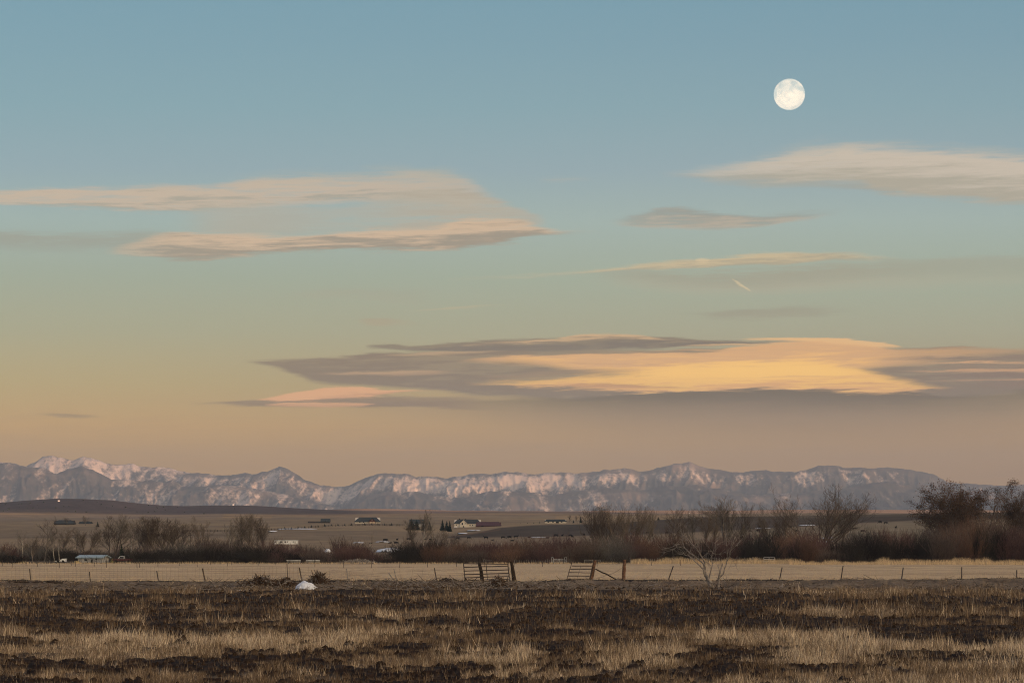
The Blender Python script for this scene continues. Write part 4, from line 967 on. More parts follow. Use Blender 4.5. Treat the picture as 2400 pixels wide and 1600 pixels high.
def house(name, px, d, w, dep, hw, hr, wall, roof, label, cat='house', rz=0, row=None, gable_x=None, wins=(), doors=(), eave=.5, hip=0.0, group='farm buildings across the valley', wingz=0.0, chim=()):
    """w wide facing the viewer, ridge along x; gable_x: (centre, width, wall material) cross gable on the front"""
    e = empty(name, P(px, d, -.15 + wingz), rz)
    MB().prismx([(-dep / 2, 0), (-dep / 2, hw), (0, hw + hr * .96), (dep / 2, hw), (dep / 2, 0)], -w / 2, w / 2).build('wall', wall, e)
    t = .22
    pr = MB()
    y = dep / 2 + eave; sl = hr / (dep / 2); zz = hw - eave * sl
    x0, x1 = -w / 2 - eave, w / 2 + eave
    a, b = x0 + hip, x1 - hip
    V = [(x0, -y, zz), (x1, -y, zz), (b, 0, hw + hr + .06), (a, 0, hw + hr + .06), (x0, y, zz), (x1, y, zz)]
    V += [(v[0], v[1], v[2] + t) for v in V]
    pr.add(V, [(6, 7, 8, 9), (9, 8, 11, 10), (0, 3, 2, 1), (3, 4, 5, 2), (0, 1, 7, 6), (5, 4, 10, 11), (1, 2, 8, 7), (2, 5, 11, 8), (3, 0, 6, 9), (4, 3, 9, 10)])
    rf = pr.build('roof', roof, e)
    for (cx, cw, ch) in chim: MB().box(cx - cw / 2, cx + cw / 2, -.4, .4, hw + hr * .5, hw + hr + ch).build('chimney', DK_WALL, rf)
    if gable_x:
        for (cx, cw, gm, gr) in gable_x:
            yf = -dep / 2 - 1.6
            MB().prism([(cx - cw / 2, 0), (cx - cw / 2, hw), (cx, hw + gr), (cx + cw / 2, hw), (cx + cw / 2, 0)], yf, 0).build('gable_wing', gm, e)
            q = MB(); s2 = gr / (cw / 2)
            for sg in (-1, 1):
                q.add([(cx + sg * (cw / 2 + .5), yf - .5, hw - .5 * s2), (cx, yf - .5, hw + gr + .03), (cx, 0, hw + gr + .03), (cx + sg * (cw / 2 + .5), 0, hw - .5 * s2),
                       (cx + sg * (cw / 2 + .5), yf - .5, hw - .5 * s2 + .25), (cx, yf - .5, hw + gr + .28), (cx, 0, hw + gr + .28), (cx + sg * (cw / 2 + .5), 0, hw - .5 * s2 + .25)],
                      [(0, 1, 2, 3), (4, 7, 6, 5), (0, 4, 5, 1), (2, 6, 7, 3), (0, 3, 7, 4), (1, 5, 6, 2)])
            q.build('gable_roof', roof, e)
    for (wx, wz, ww, wh, yy) in wins:
        f = MB().box(wx - ww / 2 - .12, wx + ww / 2 + .12, -dep / 2 - yy - .06, -dep / 2 - yy + .05, wz - wh / 2 - .12, wz + wh / 2 + .12).build('window', wall, e)
        MB().box(wx - ww / 2, wx + ww / 2, -dep / 2 - yy - .09, -dep / 2 - yy - .063, wz - wh / 2, wz + wh / 2).build('pane', GLASS, f)
    for (wx, ww, wh, yy, m_) in doors: MB().box(wx - ww / 2, wx + ww / 2, -dep / 2 - yy - .08, -dep / 2 - yy + .05, 0, wh).build('door', m_, e)
    return tag(e, label, cat, group)
D = lambda px, row, lo=1200, hi=6000: dist_of_row(px, row, lo, hi)
# white farmhouse with its cross gable
dF = D(1092, 1235); s_ = dF / F
house('farmhouse', 1096, dF, 62 * s_, 30 * s_, 9.5 * s_, 8.5 * s_, WHITE_WALL, DK_ROOF, 'white farmhouse with dark roof, cross gable and two chimneys, left of the maroon barn',
      gable_x=[(-9 * s_, 17 * s_, WHITE_WALL, 8 * s_)], wins=[(-12 * s_, 8 * s_, 3.2 * s_, 5 * s_, 1.62), (-5.5 * s_, 8.5 * s_, 1.6 * s_, 2.4 * s_, 1.62), (-26 * s_, 5 * s_, 2 * s_, 2.5 * s_, 0), (6 * s_, 5 * s_, 2.2 * s_, 3 * s_, 0), (12 * s_, 5 * s_, 2.2 * s_, 3 * s_, 0)],
      doors=[(-9.5 * s_, 2.2 * s_, 3.4 * s_, 1.6, GLASS), (22 * s_, 8 * s_, 5 * s_, 0, TAN)], hip=3.0, chim=[(-19 * s_, 2.6 * s_, 3 * s_), (-4.5 * s_, 2.6 * s_, 2 * s_)])
house('barn', 1145, dF - 12, 58 * s_, 20 * s_, 3.2 * s_, 7.5 * s_, MAROON_WALL, RED_ROOF, 'long low maroon roofed barn joined to the right of the white farmhouse', 'barn', wingz=0, doors=[(-14 * s_, 5 * s_, 2.8 * s_, 0, BLACK)], hip=2.0)
# dark roofed house with tan garage
dG = D(863, 1226); s_ = dG / F
house('farmhouse', 862, dG, 58 * s_, 26 * s_, 5.5 * s_, 8.5 * s_, WHITE_WALL, DK_ROOF, 'dark roofed house with red gable and tan garage doors above the sapling row', eave=1.0, hip=4.5,
      gable_x=[(11 * s_, 15 * s_, MAROON_WALL, 7 * s_)], wins=[(11 * s_, 8 * s_, 1.5 * s_, 1.8 * s_, 1.62), (-18 * s_, 3 * s_, 3 * s_, 2 * s_, 0), (-9 * s_, 3 * s_, 3 * s_, 2 * s_, 0)], doors=[(7.5 * s_, 6 * s_, 4 * s_, 1.6, TAN), (14.5 * s_, 6 * s_, 4 * s_, 1.6, TAN)])
dL = D(746, 1225); s_ = dL / F
e_ = house('farmhouse', 763, dL, 20 * s_, 14 * s_, 4 * s_, 6 * s_, DK_WALL, DK_ROOF, 'small dark gabled house with a long low wing, left of the red gabled house', wins=[(0, 5.5 * s_, 1.2 * s_, 1.4 * s_, 0)])
MB().prismx([(-2.5, 0), (-2.5, 3.2 * s_), (0, 4.2 * s_), (2.5, 3.2 * s_), (2.5, 0)], -41 * s_, -9.5 * s_).build('side_wing', DK_WALL, e_)
dH = D(975, 1234); s_ = dH / F
house('farmhouse', 978, dH + 25, 34 * s_, 20 * s_, 9 * s_, 8 * s_, SHED_WALL, DK_ROOF, 'half hidden house with grey walls behind the dark spruces', wins=[(-8 * s_, 6 * s_, 2.5 * s_, 3 * s_, 0), (4 * s_, 6 * s_, 2.5 * s_, 3 * s_, 0)])
dE = 2540; s_ = dE / F
house('farmhouse', 1302, dE, 50 * s_, 18 * s_, 4.5 * s_, 3.8 * s_, WHITE_WALL, DK_ROOF, 'long low house with dark roof on the skyline of the dark field', hip=2.0, wins=[(-17 * s_, 2.8 * s_, 4 * s_, 2 * s_, 0), (-6 * s_, 2.8 * s_, 4 * s_, 2 * s_, 0), (14 * s_, 2.8 * s_, 4 * s_, 2 * s_, 0)], doors=[(4 * s_, 7 * s_, 3.6 * s_, 0, BLACK)])
dB = D(152, 1229); s_ = dB / F
house('barn', 152, dB, 48 * s_, 24 * s_, 3.5 * s_, 7 * s_, DK_WALL, DK_ROOF, 'long dark barn among faint trees at far left', 'barn', hip=4.0, doors=[(6 * s_, 6 * s_, 3 * s_, 0, BLACK)])
dB = D(201, 1227); s_ = dB / F
house('barn', 201, dB, 30 * s_, 16 * s_, 2.0 * s_, 4.0 * s_, DK_WALL, DK_ROOF, 'smaller low dark barn to the right of the long one at far left', 'barn', hip=3.0)
# tiny far farm sheds catching light
for px, row, d, w, label in [(716, 1198.5, 5600, 3.6, 'tiny white farm shed at the foot of the low dark hill'), (138, 1194, 5000, 3.2, 'tiny white farm shed on the slope of the dark hill at left'), (547, 1199, 5300, 2.4, 'tiny white hut beyond the top of the white trunked tree'), (1616, 1203, 5400, 2.4, 'tiny white hut on the skyline above the dead grey tree')]:
    s_ = d / F; house('hut', px, d, w * s_, 3 * s_, 1.4 * s_, 1.1 * s_, TRAILER, TRAILER, label, 'hut')
# metal roofed shed beside the hay field
s_ = 840 / F
e_ = house('shed', 219, 840, 60 * s_, 44 * s_, 12.5 * s_, 4.2 * s_, SHED_WALL, SHED_ROOF, 'whitish shed with a low pitched pale metal roof at the edge of the hay field', 'shed', rz=-.25, wins=[(-10 * s_, 7.5 * s_, 7 * s_, 3.2 * s_, 0), (16 * s_, 9 * s_, 4 * s_, 2.2 * s_, 0)], doors=[(5 * s_, 4 * s_, 8 * s_, 0, GLASS)], group='yard things at the left of the hay field')
for i in range(14):
    x = (-29 + i * 4.4) * s_; MB().box(x - .03, x + .03, -22 * s_ - .05, -22 * s_ + .02, 0, 11.2 * s_).build('siding_batten', SHED_WALL, e_)
# small white trailer with sloped front
s_ = 835 / F
e_ = empty('utility_trailer', P(143, 835)); MB().prism([(-13 * s_, 2 * s_), (-13 * s_, 4 * s_), (-2 * s_, 4.5 * s_), (2 * s_, 9 * s_), (13 * s_, 9.8 * s_), (12 * s_, 2 * s_)], -1.1, 1.1).build('body', TRAILER, e_)
for x in (-5, 6):
    for y in (-1.15, 1.0): MB().prism([(x * s_ + .33 * math.cos(a * .785), .33 + .33 * math.sin(a * .785)) for a in range(8)], y, y + .15).build('wheel', BLACK, e_)
tag(e_, 'small white trailer with a sloping front, left of the metal roofed shed', 'trailer', 'yard things at the left of the hay field')
# pickups and yard things
def pickup(px, d, mat, label, flip=1, k=1.0, cabm=None):
    e = empty('parked_pickup', P(px, d)); e.scale = (k * flip, k, k)
    MB().prism([(-2.6, .45), (-2.6, 1.0), (-2.5, 1.05), (.2, 1.05), (.35, 1.1), (2.2, 1.08), (2.55, .95), (2.6, .45)], -.9, .9).build('body', mat, e, .05)
    MB().prism([(-.6, 1.06), (-.5, 1.75), (.6, 1.75), (1.15, 1.1)], -.82, .82).build('cab', cabm or mat, e, .05)
    MB().prism([(-.45, 1.15), (-.4, 1.62), (.5, 1.62), (.9, 1.15)], -.85, .85).build('window', GLASS, e)
    for x in (-1.75, 1.65):
        for y in (-.95, .75): MB().prism([(x + .38 * math.cos(a * .5236), .38 + .38 * math.sin(a * .5236)) for a in range(12)], y, y + .2).build('wheel', BLACK, e)
    return tag(e, label, 'pickup truck', 'yard things at the left of the hay field')
pickup(27, 815, BLACK, 'dark pickup parked in front of the maroon willow at far left')
pickup(287, 830, MUTED, 'dark red pickup with a white cab right of the metal roofed shed', -1, .95, TRAILER)
pickup(312, 850, CONC, 'small pale vehicle beside the dark willows, right of the dark red pickup', 1, .6)
def heap(name, px, d, w, dep, h, mat, label, cat, seed=1, group=None, kind=None, peak=1.3, zoff=-.08, rough=.3, n=(42, 26), skew=0.0):
    """a lumpy mound of its own thickness lying on the land"""
    nx, ny = n; a = np.linspace(-1, 1, nx); b = np.linspace(-1, 1, ny); A, B = np.meshgrid(a, b)
    r = np.sqrt(A ** 2 + B ** 2) * (1 + .28 * (fbm(A * 2.2 + seed, B * 2.2, 3, seed) - .5)); z = np.clip(1 - r, -.06, 1)
    z = np.sign(z) * np.abs(z) ** (1 / peak); z = np.minimum(z, .88 - .12 * A) if name == 'snow_heap' else z; z = z * (1 + rough * 2 * (fbm(A * 3.5 + seed * 3, B * 3.5, 4, seed + 7) - .5)) * h
    Xw = A * w / 2 + skew * z; V = np.stack([Xw, B * dep / 2, z], -1).reshape(-1, 3)
    base = np.array([ground_z(np.array([px]), np.array([d]))[0]])
    o = mesh_obj(name, V, grid_faces(ny, nx), mat, smooth=True); o.location = ((px - 1200) * d / F, d, float(base[0]) + zoff)
    return tag(o, label, cat, group, kind)
heap('covered_pile', 50, 822, 24 * 822 / F, 2.2, 1.05, GREENISH, 'low olive covered pile right of the dark pickup', 'covered pile', 3, 'yard things at the left of the hay field')
heap('covered_pile', 263, 838, 11 * 838 / F, 1.8, 1.1, YELLOWG, 'small mustard coloured mound right of the metal roofed shed', 'covered pile', 4, 'yard things at the left of the hay field')
e_ = MB().box(-.55, .55, -.5, .5, 0, .62).build('hay_bale', STRAWBALE, None, .06); e_.location = P(180, 805); e_.rotation_euler = (0, 0, .2)
tag(e_, 'pale straw bale standing left of the metal roofed shed', 'hay bale', 'yard things at the left of the hay field')
e_ = MB().box(-1.0, 1.0, -.6, .6, 0, .95).build('crate', CONC, None, .03); e_.location = P(366, 812); tag(e_, 'grey crate by the yard fence, left of the row of dark willows', 'crate', 'yard things at the left of the hay field')
# yard board fence
e_ = empty('board_fence', P(360, 806)); s_ = 806 / F
for i in range(15):
    x = (-38 + i * 5.4) * s_; MB().box(x - .06, x + .06, -.06, .06, -.2, 1.0).build('post', DK_WALL, e_)
for k, z in enumerate((.3, .6, .88)): MB().box(-38 * s_, 38 * s_, -.09, -.063, z - .07, z + .07).build('rail', CONC, e_)
tag(e_, 'low grey board fence at the left end of the hay field', 'fence')
# white trailer house on the slope
dW = D(671, 1276, 1000, 2600); s_ = dW / F; e_ = empty('trailer_house', P(671, dW))
MB().box(-27.5 * s_, 27.5 * s_, -1.4, 1.4, 1.2 * s_, 10.5 * s_).build('body', TRAILER, e_, .05)
MB().box(-28 * s_, 28 * s_, -1.5, 1.5, 10.5 * s_, 11 * s_).build('roof', SHED_ROOF, e_)
for x, w in ((-24, 2.2), (-13.5, 1.6), (-10.5, 1.6), (-2, 3.2), (2.5, 2.2), (17, 1.2)):
    f = MB().box(x * s_ - w * s_ / 2, x * s_ + w * s_ / 2, -1.45, -1.38, 5.0 * s_, 8.4 * s_).build('window', GLASS, e_)
MB().box(20 * s_, 22 * s_, -1.46, -1.38, 2 * s_, 8.6 * s_).build('door', CONC, e_)
for i in range(26):
    x = (-27 + i * 2.15) * s_; MB().box(x - .04, x + .04, -1.43, -1.40, 1.4 * s_, 10.3 * s_).build('siding_rib', TRAILER, e_)
tag(e_, 'long white trailer house with small dark windows above the maroon willows', 'trailer house')
# feed bunks
for px, w, label in [(688.5, 32, 'left weathered feed bunk at the edge of the hay field'), (734, 32, 'right weathered feed bunk at the edge of the hay field')]:
    s_ = 790 / F; e = empty('feed_bunk', P(px, 790))
    MB().box(-w / 2 * s_, w / 2 * s_, -.45, .45, .30, .42).build('trough_floor', CONC, e)
    for y in (-.5, .42): MB().box(-w / 2 * s_, w / 2 * s_, y, y + .08, .3, .78).build('side_board', CONC, e)
    MB().box(-w / 2 * s_ - .05, w / 2 * s_ + .05, -.62, -.505, .70, .84).build('rim', TRAILER, e)
    for x in (-w / 2 * s_ + .2, 0, w / 2 * s_ - .2): MB().box(x - .08, x + .08, -.4, .4, 0, .3).build('leg', DK_WALL, e)
    tag(e, label, 'feed trough', 'feed bunks by the hay field')
# utility pole
s_ = 1260 / F; p = P(446, 1260); top = EYE + (HROW - 1247) * 1260 / F - p.z; e_ = empty('utility_pole', p)
seg_mesh('pole', [(0, 0, -.3, 0, 0, top, .16, .11)], DK_WALL, e_, 6)
MB().box(-.9, .9, -.06, .06, top - 1.2, top - 1.05).build('crossarm', DK_WALL, e_); MB().box(-.75, -.3, -.25, .2, top - 3.0, top - 2.0).build('transformer', CONC, e_)
tag(e_, 'dark utility pole with crossarm standing right of the brown grove', 'utility pole')
# ------------------------------------------------------------------ cows
HIDE = flat_mat('black_cow_hide', (.010, .009, .009), .7); HIDE_B = flat_mat('dark_brown_cow_hide', (.035, .018, .014), .7)
def cow_mesh(name, pose):
    J, E, RAD = [], [], []
    def j(p, r): J.append(p); RAD.append(r); return len(J) - 1
    zb = .95 if pose != 'lie' else .45
    a = j((0, 0, zb), (.36, .40)); b = j((.55, 0, zb + .02), (.34, .38)); c = j((-.6, 0, zb + .04), (.32, .37)); r_ = j((-.88, 0, zb + .06), (.22, .26)); n = j((.86, 0, zb + .10), (.22, .26))
    E += [(a, b), (a, c), (c, r_), (b, n)]
    if pose == 'graze': pts = [((1.12, 0, .72), .15), ((1.30, 0, .42), .12), ((1.42, 0, .22), .10), ((1.54, 0, .08), .07)]
    elif pose == 'lie': pts = [((1.08, 0, .78), .15), ((1.20, 0, .92), .12), ((1.38, 0, .86), .10), ((1.52, 0, .78), .07)]
    else: pts = [((1.10, 0, 1.22), .16), ((1.26, 0, 1.38), .13), ((1.44, 0, 1.32), .10), ((1.62, 0, 1.22), .07)]
    q = n
    for k, (p, r) in enumerate(pts):
        m = j(p, (r, r)); E.append((q, m)); q = m
        if k == 1:
            for s in (-1, 1): h = j((p[0] - .03, s * .2, p[2] + .06), (.035, .05)); E.append((m, h))
    t = j((-1.0, 0, zb - .15), (.04, .04)); t2 = j((-1.03, 0, zb - .6), (.035, .035)); E += [(r_, t), (t, t2)]
    if pose != 'lie':
        for s in (-1, 1):
            k1 = j((.62, s * .2, .62), (.12, .12)); k2 = j((.60, s * .2, .34), (.065, .065)); k3 = j((.62, s * .2, .02), (.05, .05)); E += [(b, k1), (k1, k2), (k2, k3)]
            k1 = j((-.66, s * .2, .66), (.15, .15)); k2 = j((-.80, s * .2, .38), (.075, .075)); k3 = j((-.74, s * .2, .02), (.05, .05)); E += [(c, k1), (k1, k2), (k2, k3)]
    else:
        for s in (-1, 1):
            k1 = j((.8, s * .3, .16), (.10, .10)); k2 = j((1.05, s * .3, .08), (.06, .06)); E += [(b, k1), (k1, k2)]
            k1 = j((-.5, s * .4, .16), (.14, .12)); E += [(c, k1)]
    me = bpy.data.meshes.new(name); me.from_pydata(J, E, []); o = bpy.data.objects.new(name, me); col.objects.link(o)
    m = o.modifiers.new('skin', 'SKIN')
    for v, r in zip(me.skin_vertices[0].data, RAD): v.radius = r
    me.skin_vertices[0].data[0].use_root = True
    sb = o.modifiers.new('sub', 'SUBSURF'); sb.levels = 1; sb.render_levels = 1
    dg = bpy.context.evaluated_depsgraph_get(); me2 = bpy.data.meshes.new_from_object(o.evaluated_get(dg)); me2.name = name
    col.objects.unlink(o); me2.materials.append(HIDE); return me2
COW = {k: cow_mesh('cow_' + k, k) for k in ('graze', 'stand', 'lie')}
def cow(px, row, pose, f, label, k=1.0, brown=False, dlim=(1400, 2420)):
    d = dist_of_row(px, row, *dlim); o = bpy.data.objects.new('cow', COW[pose]); col.objects.link(o)
    o.location = P(px, d); o.rotation_euler = (0, 0, {1: .25, -1: math.pi - .3, 2: 1.2, -2: -1.1}[f]); o.scale = (k, k, k)
    if brown: o.material_slots[0].link = 'OBJECT'; o.material_slots[0].material = HIDE_B
    tag(o, label, 'cow', 'cattle grazing across the valley')
C_ = [(869, 1274, 'lie', 1, 'small lying calf left of the snow strip, leftmost of the herd', .7), (903, 1269, 'graze', 1, 'black cow with its head down beside the snow strip', 1.2), (913, 1273, 'lie', 1, 'black calf lying just below the cow by the snow strip', .8),
 (931, 1267, 'stand', 2, 'black cow standing above the lying cow, right of the snow strip', .95), (929, 1273, 'lie', -1, 'black cow lying right of the snow strip', 1.1), (957, 1266, 'graze', 1, 'dark cow half hidden by the low willow under the spruces', 1), (996, 1265, 'lie', 1, 'dark cow seen through the base of the pale forked tree', 1), (1010, 1265, 'lie', -1, 'dark cow lying right of the pale forked tree', 1),
 (1072, 1264, 'graze', 1, 'black cow below the left end of the white farmhouse', 1), (1099, 1263, 'graze', 1, 'black cow below the right end of the white farmhouse', 1), (1139, 1263, 'stand', -1, 'larger black cow below the long maroon barn', 1.2), (1154, 1266, 'lie', 1, 'small calf lying on the pasture right of the larger cow', .6), (1179, 1262, 'graze', 1, 'left cow of the three close together at the edge of the dark field', 1.1),
 (1194, 1262, 'graze', -1, 'middle cow of the three close together at the edge of the dark field', 1.2), (1209, 1261, 'stand', 1, 'right cow of the three close together at the edge of the dark field', 1.2), (1200, 1268, 'lie', 1, 'black cow lying below the three close together', 1), (1240, 1260, 'lie', 1, 'dark brown cow lying at the start of the pale strip', .9, True), (1283, 1261, 'lie', 1, 'reddish cow lying at the end of the pale strip', 1, True),
 (1303, 1257.5, 'graze', -1, 'black cow under the long low house', 1.2), (1318, 1257, 'stand', -2, 'smaller black cow just right of the one under the long low house', 1), (1337, 1257, 'graze', -1, 'upper cow of a tight pair under the columnar spruce', 1), (1341, 1260, 'graze', 2, 'lower cow of a tight pair, the largest under the columnar spruce', 1.2), (1369, 1255.5, 'stand', 2, 'lone black cow right of the tight pair', 1),
 (1386, 1259, 'lie', 1, 'small lying calf above the leaning gate post', .7), (1393, 1255, 'graze', 1, 'left cow of a pair above the leaning gate post', 1), (1400, 1258, 'stand', -2, 'right cow of a pair above the leaning gate post', 1), (1409, 1253.5, 'stand', 2, 'small cow right of the pair, above the leaning gate post', .8), (1434, 1256, 'graze', 1, 'brown cow under the fan shaped clump', .9, True), (1444, 1253, 'stand', 2, 'small dark cow high at the edge of the dark field', .8),
 (1492, 1254, 'graze', 1, 'dark cow left of the slanting limbs', .9), (1518, 1251, 'graze', -1, 'black cow just left of the dead grey tree limbs', 1), (1563, 1250.5, 'graze', 1, 'dark cow behind the left limbs of the dead grey tree', .9), (1758, 1247.5, 'graze', 1, 'dark brown cow near the long pale strip, left one', 1, True), (1777, 1246.5, 'graze', -1, 'dark cow near the long pale strip, right one', 1),
 (1853, 1236, 'stand', 1, 'dark cow seen through the left twigs of the wide bare tree', .9), (1868, 1247, 'graze', 1, 'dark cow lower down behind the wide bare tree', 1), (2003, 1241, 'graze', -1, 'dark brown cow above the willows, between the wide bare tree and the slope', .9, True), (2022, 1248, 'graze', 1, 'brown cow low above the willows on the right slope', 1.1, True),
 (2063, 1226, 'graze', -1, 'left black cow of the pair on the pale brow', 1.1), (2076, 1228, 'graze', 1, 'right black cow of the pair on the pale brow', 1.1), (2100, 1238.5, 'stand', 2, 'lone black cow just above the maroon willows on the right slope', 1), (2171, 1218.5, 'graze', 1, 'left cow of the two highest on the right slope', 1.2), (2193, 1217.5, 'graze', 1, 'right cow of the two highest on the right slope', 1.2), (2216, 1230.5, 'graze', -1, 'black cow beside the left twigs of the leafy tree', 1)]
for q in C_: cow(q[0], q[1], q[2], q[3], q[4], q[5], len(q) > 6)
# ------------------------------------------------------------------ snow
def m_snow():
    m, nt, b = new_mat('old_snow', .6, .3)
    n = noise_node(nt, obj_coord(nt), 2.5, 5, .6)
    nt.links.new(mixc(nt, n.sstep(.52, .74), (.70, .72, .76), (.36, .36, .36)), b.inputs['Base Color'])
    bump(nt, b, n, .6, .12)
    b.inputs['Subsurface Weight'].default_value = .0
    return m
SNOW = m_snow()
def snow(px, row, w, h, label, thick=.5, lo=800, hi=6000, dep=None, seed=1):
    d = dist_of_row(px, row, lo, hi); s = d / F
    d1 = dist_of_row(px, row - h, lo, hi); dp = dep or max(2.0, min(abs(d1 - d) * 1.3, 160))
    return heap('snow_patch', px, d + dp * .4, w * s, dp, thick, SNOW, label, 'snow patch', seed, 'leftover snow patches', peak=3, rough=.35)
snow(918, 1293, 54, 9, 'large snow bank behind the willows below the half hidden house', 1.2, seed=2)
snow(768, 1293, 15, 6, 'round snow lump seen through a gap in the willows', 1.3, seed=3, dep=9)
snow(842, 1272, 26, 1.6, 'thin snow strip left of the cow with its head down', .4, seed=4)
snow(898, 1270, 34, 1.6, 'thin snow strip under the cow with its head down', .4, seed=5)
snow(642, 1246.5, 14, 2.6, 'short snow streak at the left end of the sapling row', .6, seed=6)
snow(700, 1240, 96, 1.6, 'long thin snow drift along the sapling row', .5, 1500, seed=7)
snow(1085, 1251, 24, 2.5, 'snow streak at the lower end of the drive under the farmhouse', .5, 1500, seed=8)
snow(1112, 1244, 34, 2.2, 'snow streak along the drive under the maroon barn', .5, 1500, seed=9)
snow(1068, 1236.5, 10, 1.0, 'small snow spot before the door of the white farmhouse', .3, 1500, seed=10)
snow(1893, 1231, 40, 1.3, 'thin snow line behind the trunk of the wide bare tree', .4, 1400, 2300, seed=11)
snow(1940, 1262, 24, 3, 'broken snow patch right of the trunk of the wide bare tree', .5, 1000, 2300, seed=12)
snow(1938, 1270, 28, 3, 'lower broken snow patch right of the trunk of the wide bare tree', .5, 1000, 2300, seed=13)
snow(1790, 1238, 40, 1.2, 'pale frosted strip on the dark field right of the dead grey tree', .3, 1400, 2300, seed=14)
snow(1262, 1259.5, 36, 1.4, 'pale frosted strip between the lying cows under the saplings', .3, 1400, 2400, seed=15)

# ------------------------------------------------------------------ fences and gates
def W(px, row, d): return Vector(((px - 1200) * d / F, d, EYE + (HROW - row) * d / F))
STEEL = flat_mat('rusty_steel', (.050, .036, .030), .6, .4, 6.0, .3); WIRE = flat_mat('rusty_fence_wire', (.085, .070, .058), .6); POSTWOOD = flat_mat('weathered_post_wood', (.095, .068, .050), .9, .45, 9.0)
GREYWOOD = flat_mat('silvery_weathered_wood', (.24, .215, .195), .9, .35, 7.0); DARKWOOD = flat_mat('dark_wet_timber', (.040, .030, .024), .9, .4, 6.0); REDWOOD = flat_mat('reddish_post_wood', (.13, .075, .052), .9, .45, 8.0); WPIPE = flat_mat('white_pipe', (.42, .42, .43), .5, .1)
def rel(e, v): return v - e.location
def stick(name, a, b, r0, r1, mat, parent=None, sides=8, bend=.0, seed=0, n=5):
    """a slightly crooked tapering pole from a to b"""
    rd = random.Random(seed); pts = [a.lerp(b, i / n) for i in range(n + 1)]
    for i in range(1, n): pts[i] = pts[i] + Vector((rd.gauss(0, bend), rd.gauss(0, bend), rd.gauss(0, bend)))
    nn = len(pts); V = []; 
    for i, p in enumerate(pts):
        t = (pts[min(i + 1, n)] - pts[max(i - 1, 0)]).normalized(); u = t.orthogonal().normalized(); v = t.cross(u)
        r = r0 + (r1 - r0) * i / n
        for k in range(sides):
            a_ = 2 * math.pi * k / sides; rr = r * (1 + .12 * rd.uniform(-1, 1)) ; V.append(p + (u * math.cos(a_) + v * math.sin(a_)) * rr)
    Fs = [(i * sides + k, i * sides + (k + 1) % sides, (i + 1) * sides + (k + 1) % sides, (i + 1) * sides + k) for i in range(n) for k in range(sides)]
    Fs += [tuple(range(sides))[::-1], tuple(n * sides + k for k in range(sides))]
    me = bpy.data.meshes.new(name); me.from_pydata([tuple(v) for v in V], [], Fs); me.update(); me.materials.append(mat)
    o = bpy.data.objects.new(name, me); col.objects.link(o)
    if parent is not None: o.parent = parent
    return o
ND = 240.0
def tpost(e, bx, br, tx, tr, label=None, r=.040, mat=None):
    a, b = rel(e, W(bx, br + 4, ND)), rel(e, W(tx, tr, ND))
    o = stick('post', a, b, r * 1.05, r, mat or STEEL, e, 6)
    if label: o['label'] = label
    return o
def woven(e, X0, X1, top, n_h=7, sag=0.0, holes=0.0, seed=0, h0=.06, vstep=.30, r=.0045, topz=1.08):
    """woven wire from column X0 to X1: level strands and stays"""
    rd = random.Random(seed); S = []; x0, x1 = (X0 - 1200) * ND / F, (X1 - 1200) * ND / F; nseg = max(6, int((x1 - x0) / 1.2))
    zg = lambda x: gz(1200 + x * F / ND, ND)
    sg = lambda x, z: z - sag * (.5 + .5 * math.sin(x * .8 + seed)) * (z / topz)
    for k in range(n_h):
        z = h0 + (topz - h0) * (k / (n_h - 1)) ** 1.15; xs = np.linspace(x0, x1, nseg + 1)
        P_ = [Vector((x, ND, zg(x) + sg(x, z))) for x in xs]
        for a, b in zip(P_, P_[1:]):
            if rd.random() >= holes: S.append((*rel(e, a), *rel(e, b), r * 1.3, r * 1.3))
    x = x0
    while x < x1:
        if rd.random() >= holes:
            z0_, z1_ = zg(x) + h0, zg(x) + sg(x, topz); S.append((*rel(e, Vector((x, ND, z0_))), *rel(e, Vector((x + rd.gauss(0, .02 + sag * .3), ND, z1_))), r, r))
        x += vstep
    o = seg_mesh('woven_wire', S, WIRE, e, 3); o['kind'] = 'stuff'; return o
e = empty('wire_fence', P(340, ND))
tpost(e, 73, 1366, 69.4, 1332); tpost(e, 212.7, 1367, 209.5, 1339); tpost(e, 373, 1367, 367.4, 1337)
tpost(e, 483, 1367, 474.5, 1331, 'thick leaning wooden post', .055, POSTWOOD); tpost(e, 603, 1366, 600, 1344); tpost(e, 675, 1363, 672.5, 1320, 'tall thin rod', .026); tpost(e, 709, 1364, 701.5, 1329, 'leaning wooden post', .045, POSTWOOD)
woven(e, -60, 700, 0, 8, .02, .02, 1)
tag(e, 'woven wire fence on steel stakes along the left half of the bank', 'fence')
e = empty('wire_fence', P(900, ND))
tpost(e, 817, 1363, 812, 1331, None, .042, GREYWOOD); tpost(e, 932, 1367, 911, 1342, 'strongly slanting grey pole', .045, GREYWOOD); tpost(e, 933, 1367, 923, 1332, 'grey post leaning left', .036, GREYWOOD); tpost(e, 1025, 1365, 1018, 1330, None, .038)
woven(e, 700, 1086, 0, 6, .34, .42, 5, vstep=.75, r=.005)
tag(e, 'sagging broken wire fence between the snow heap and the left steel gate', 'fence')
e = empty('wire_fence', P(1980, ND))
for bx, br, tx, tr in [(1565, 1358, 1578, 1326), (1826, 1358, 1833, 1329), (1970, 1359, 1976, 1325), (2112, 1360, 2117, 1329), (2254, 1359, 2254, 1328), (2383, 1359, 2383, 1335)]: tpost(e, bx, br, tx, tr)
S = []
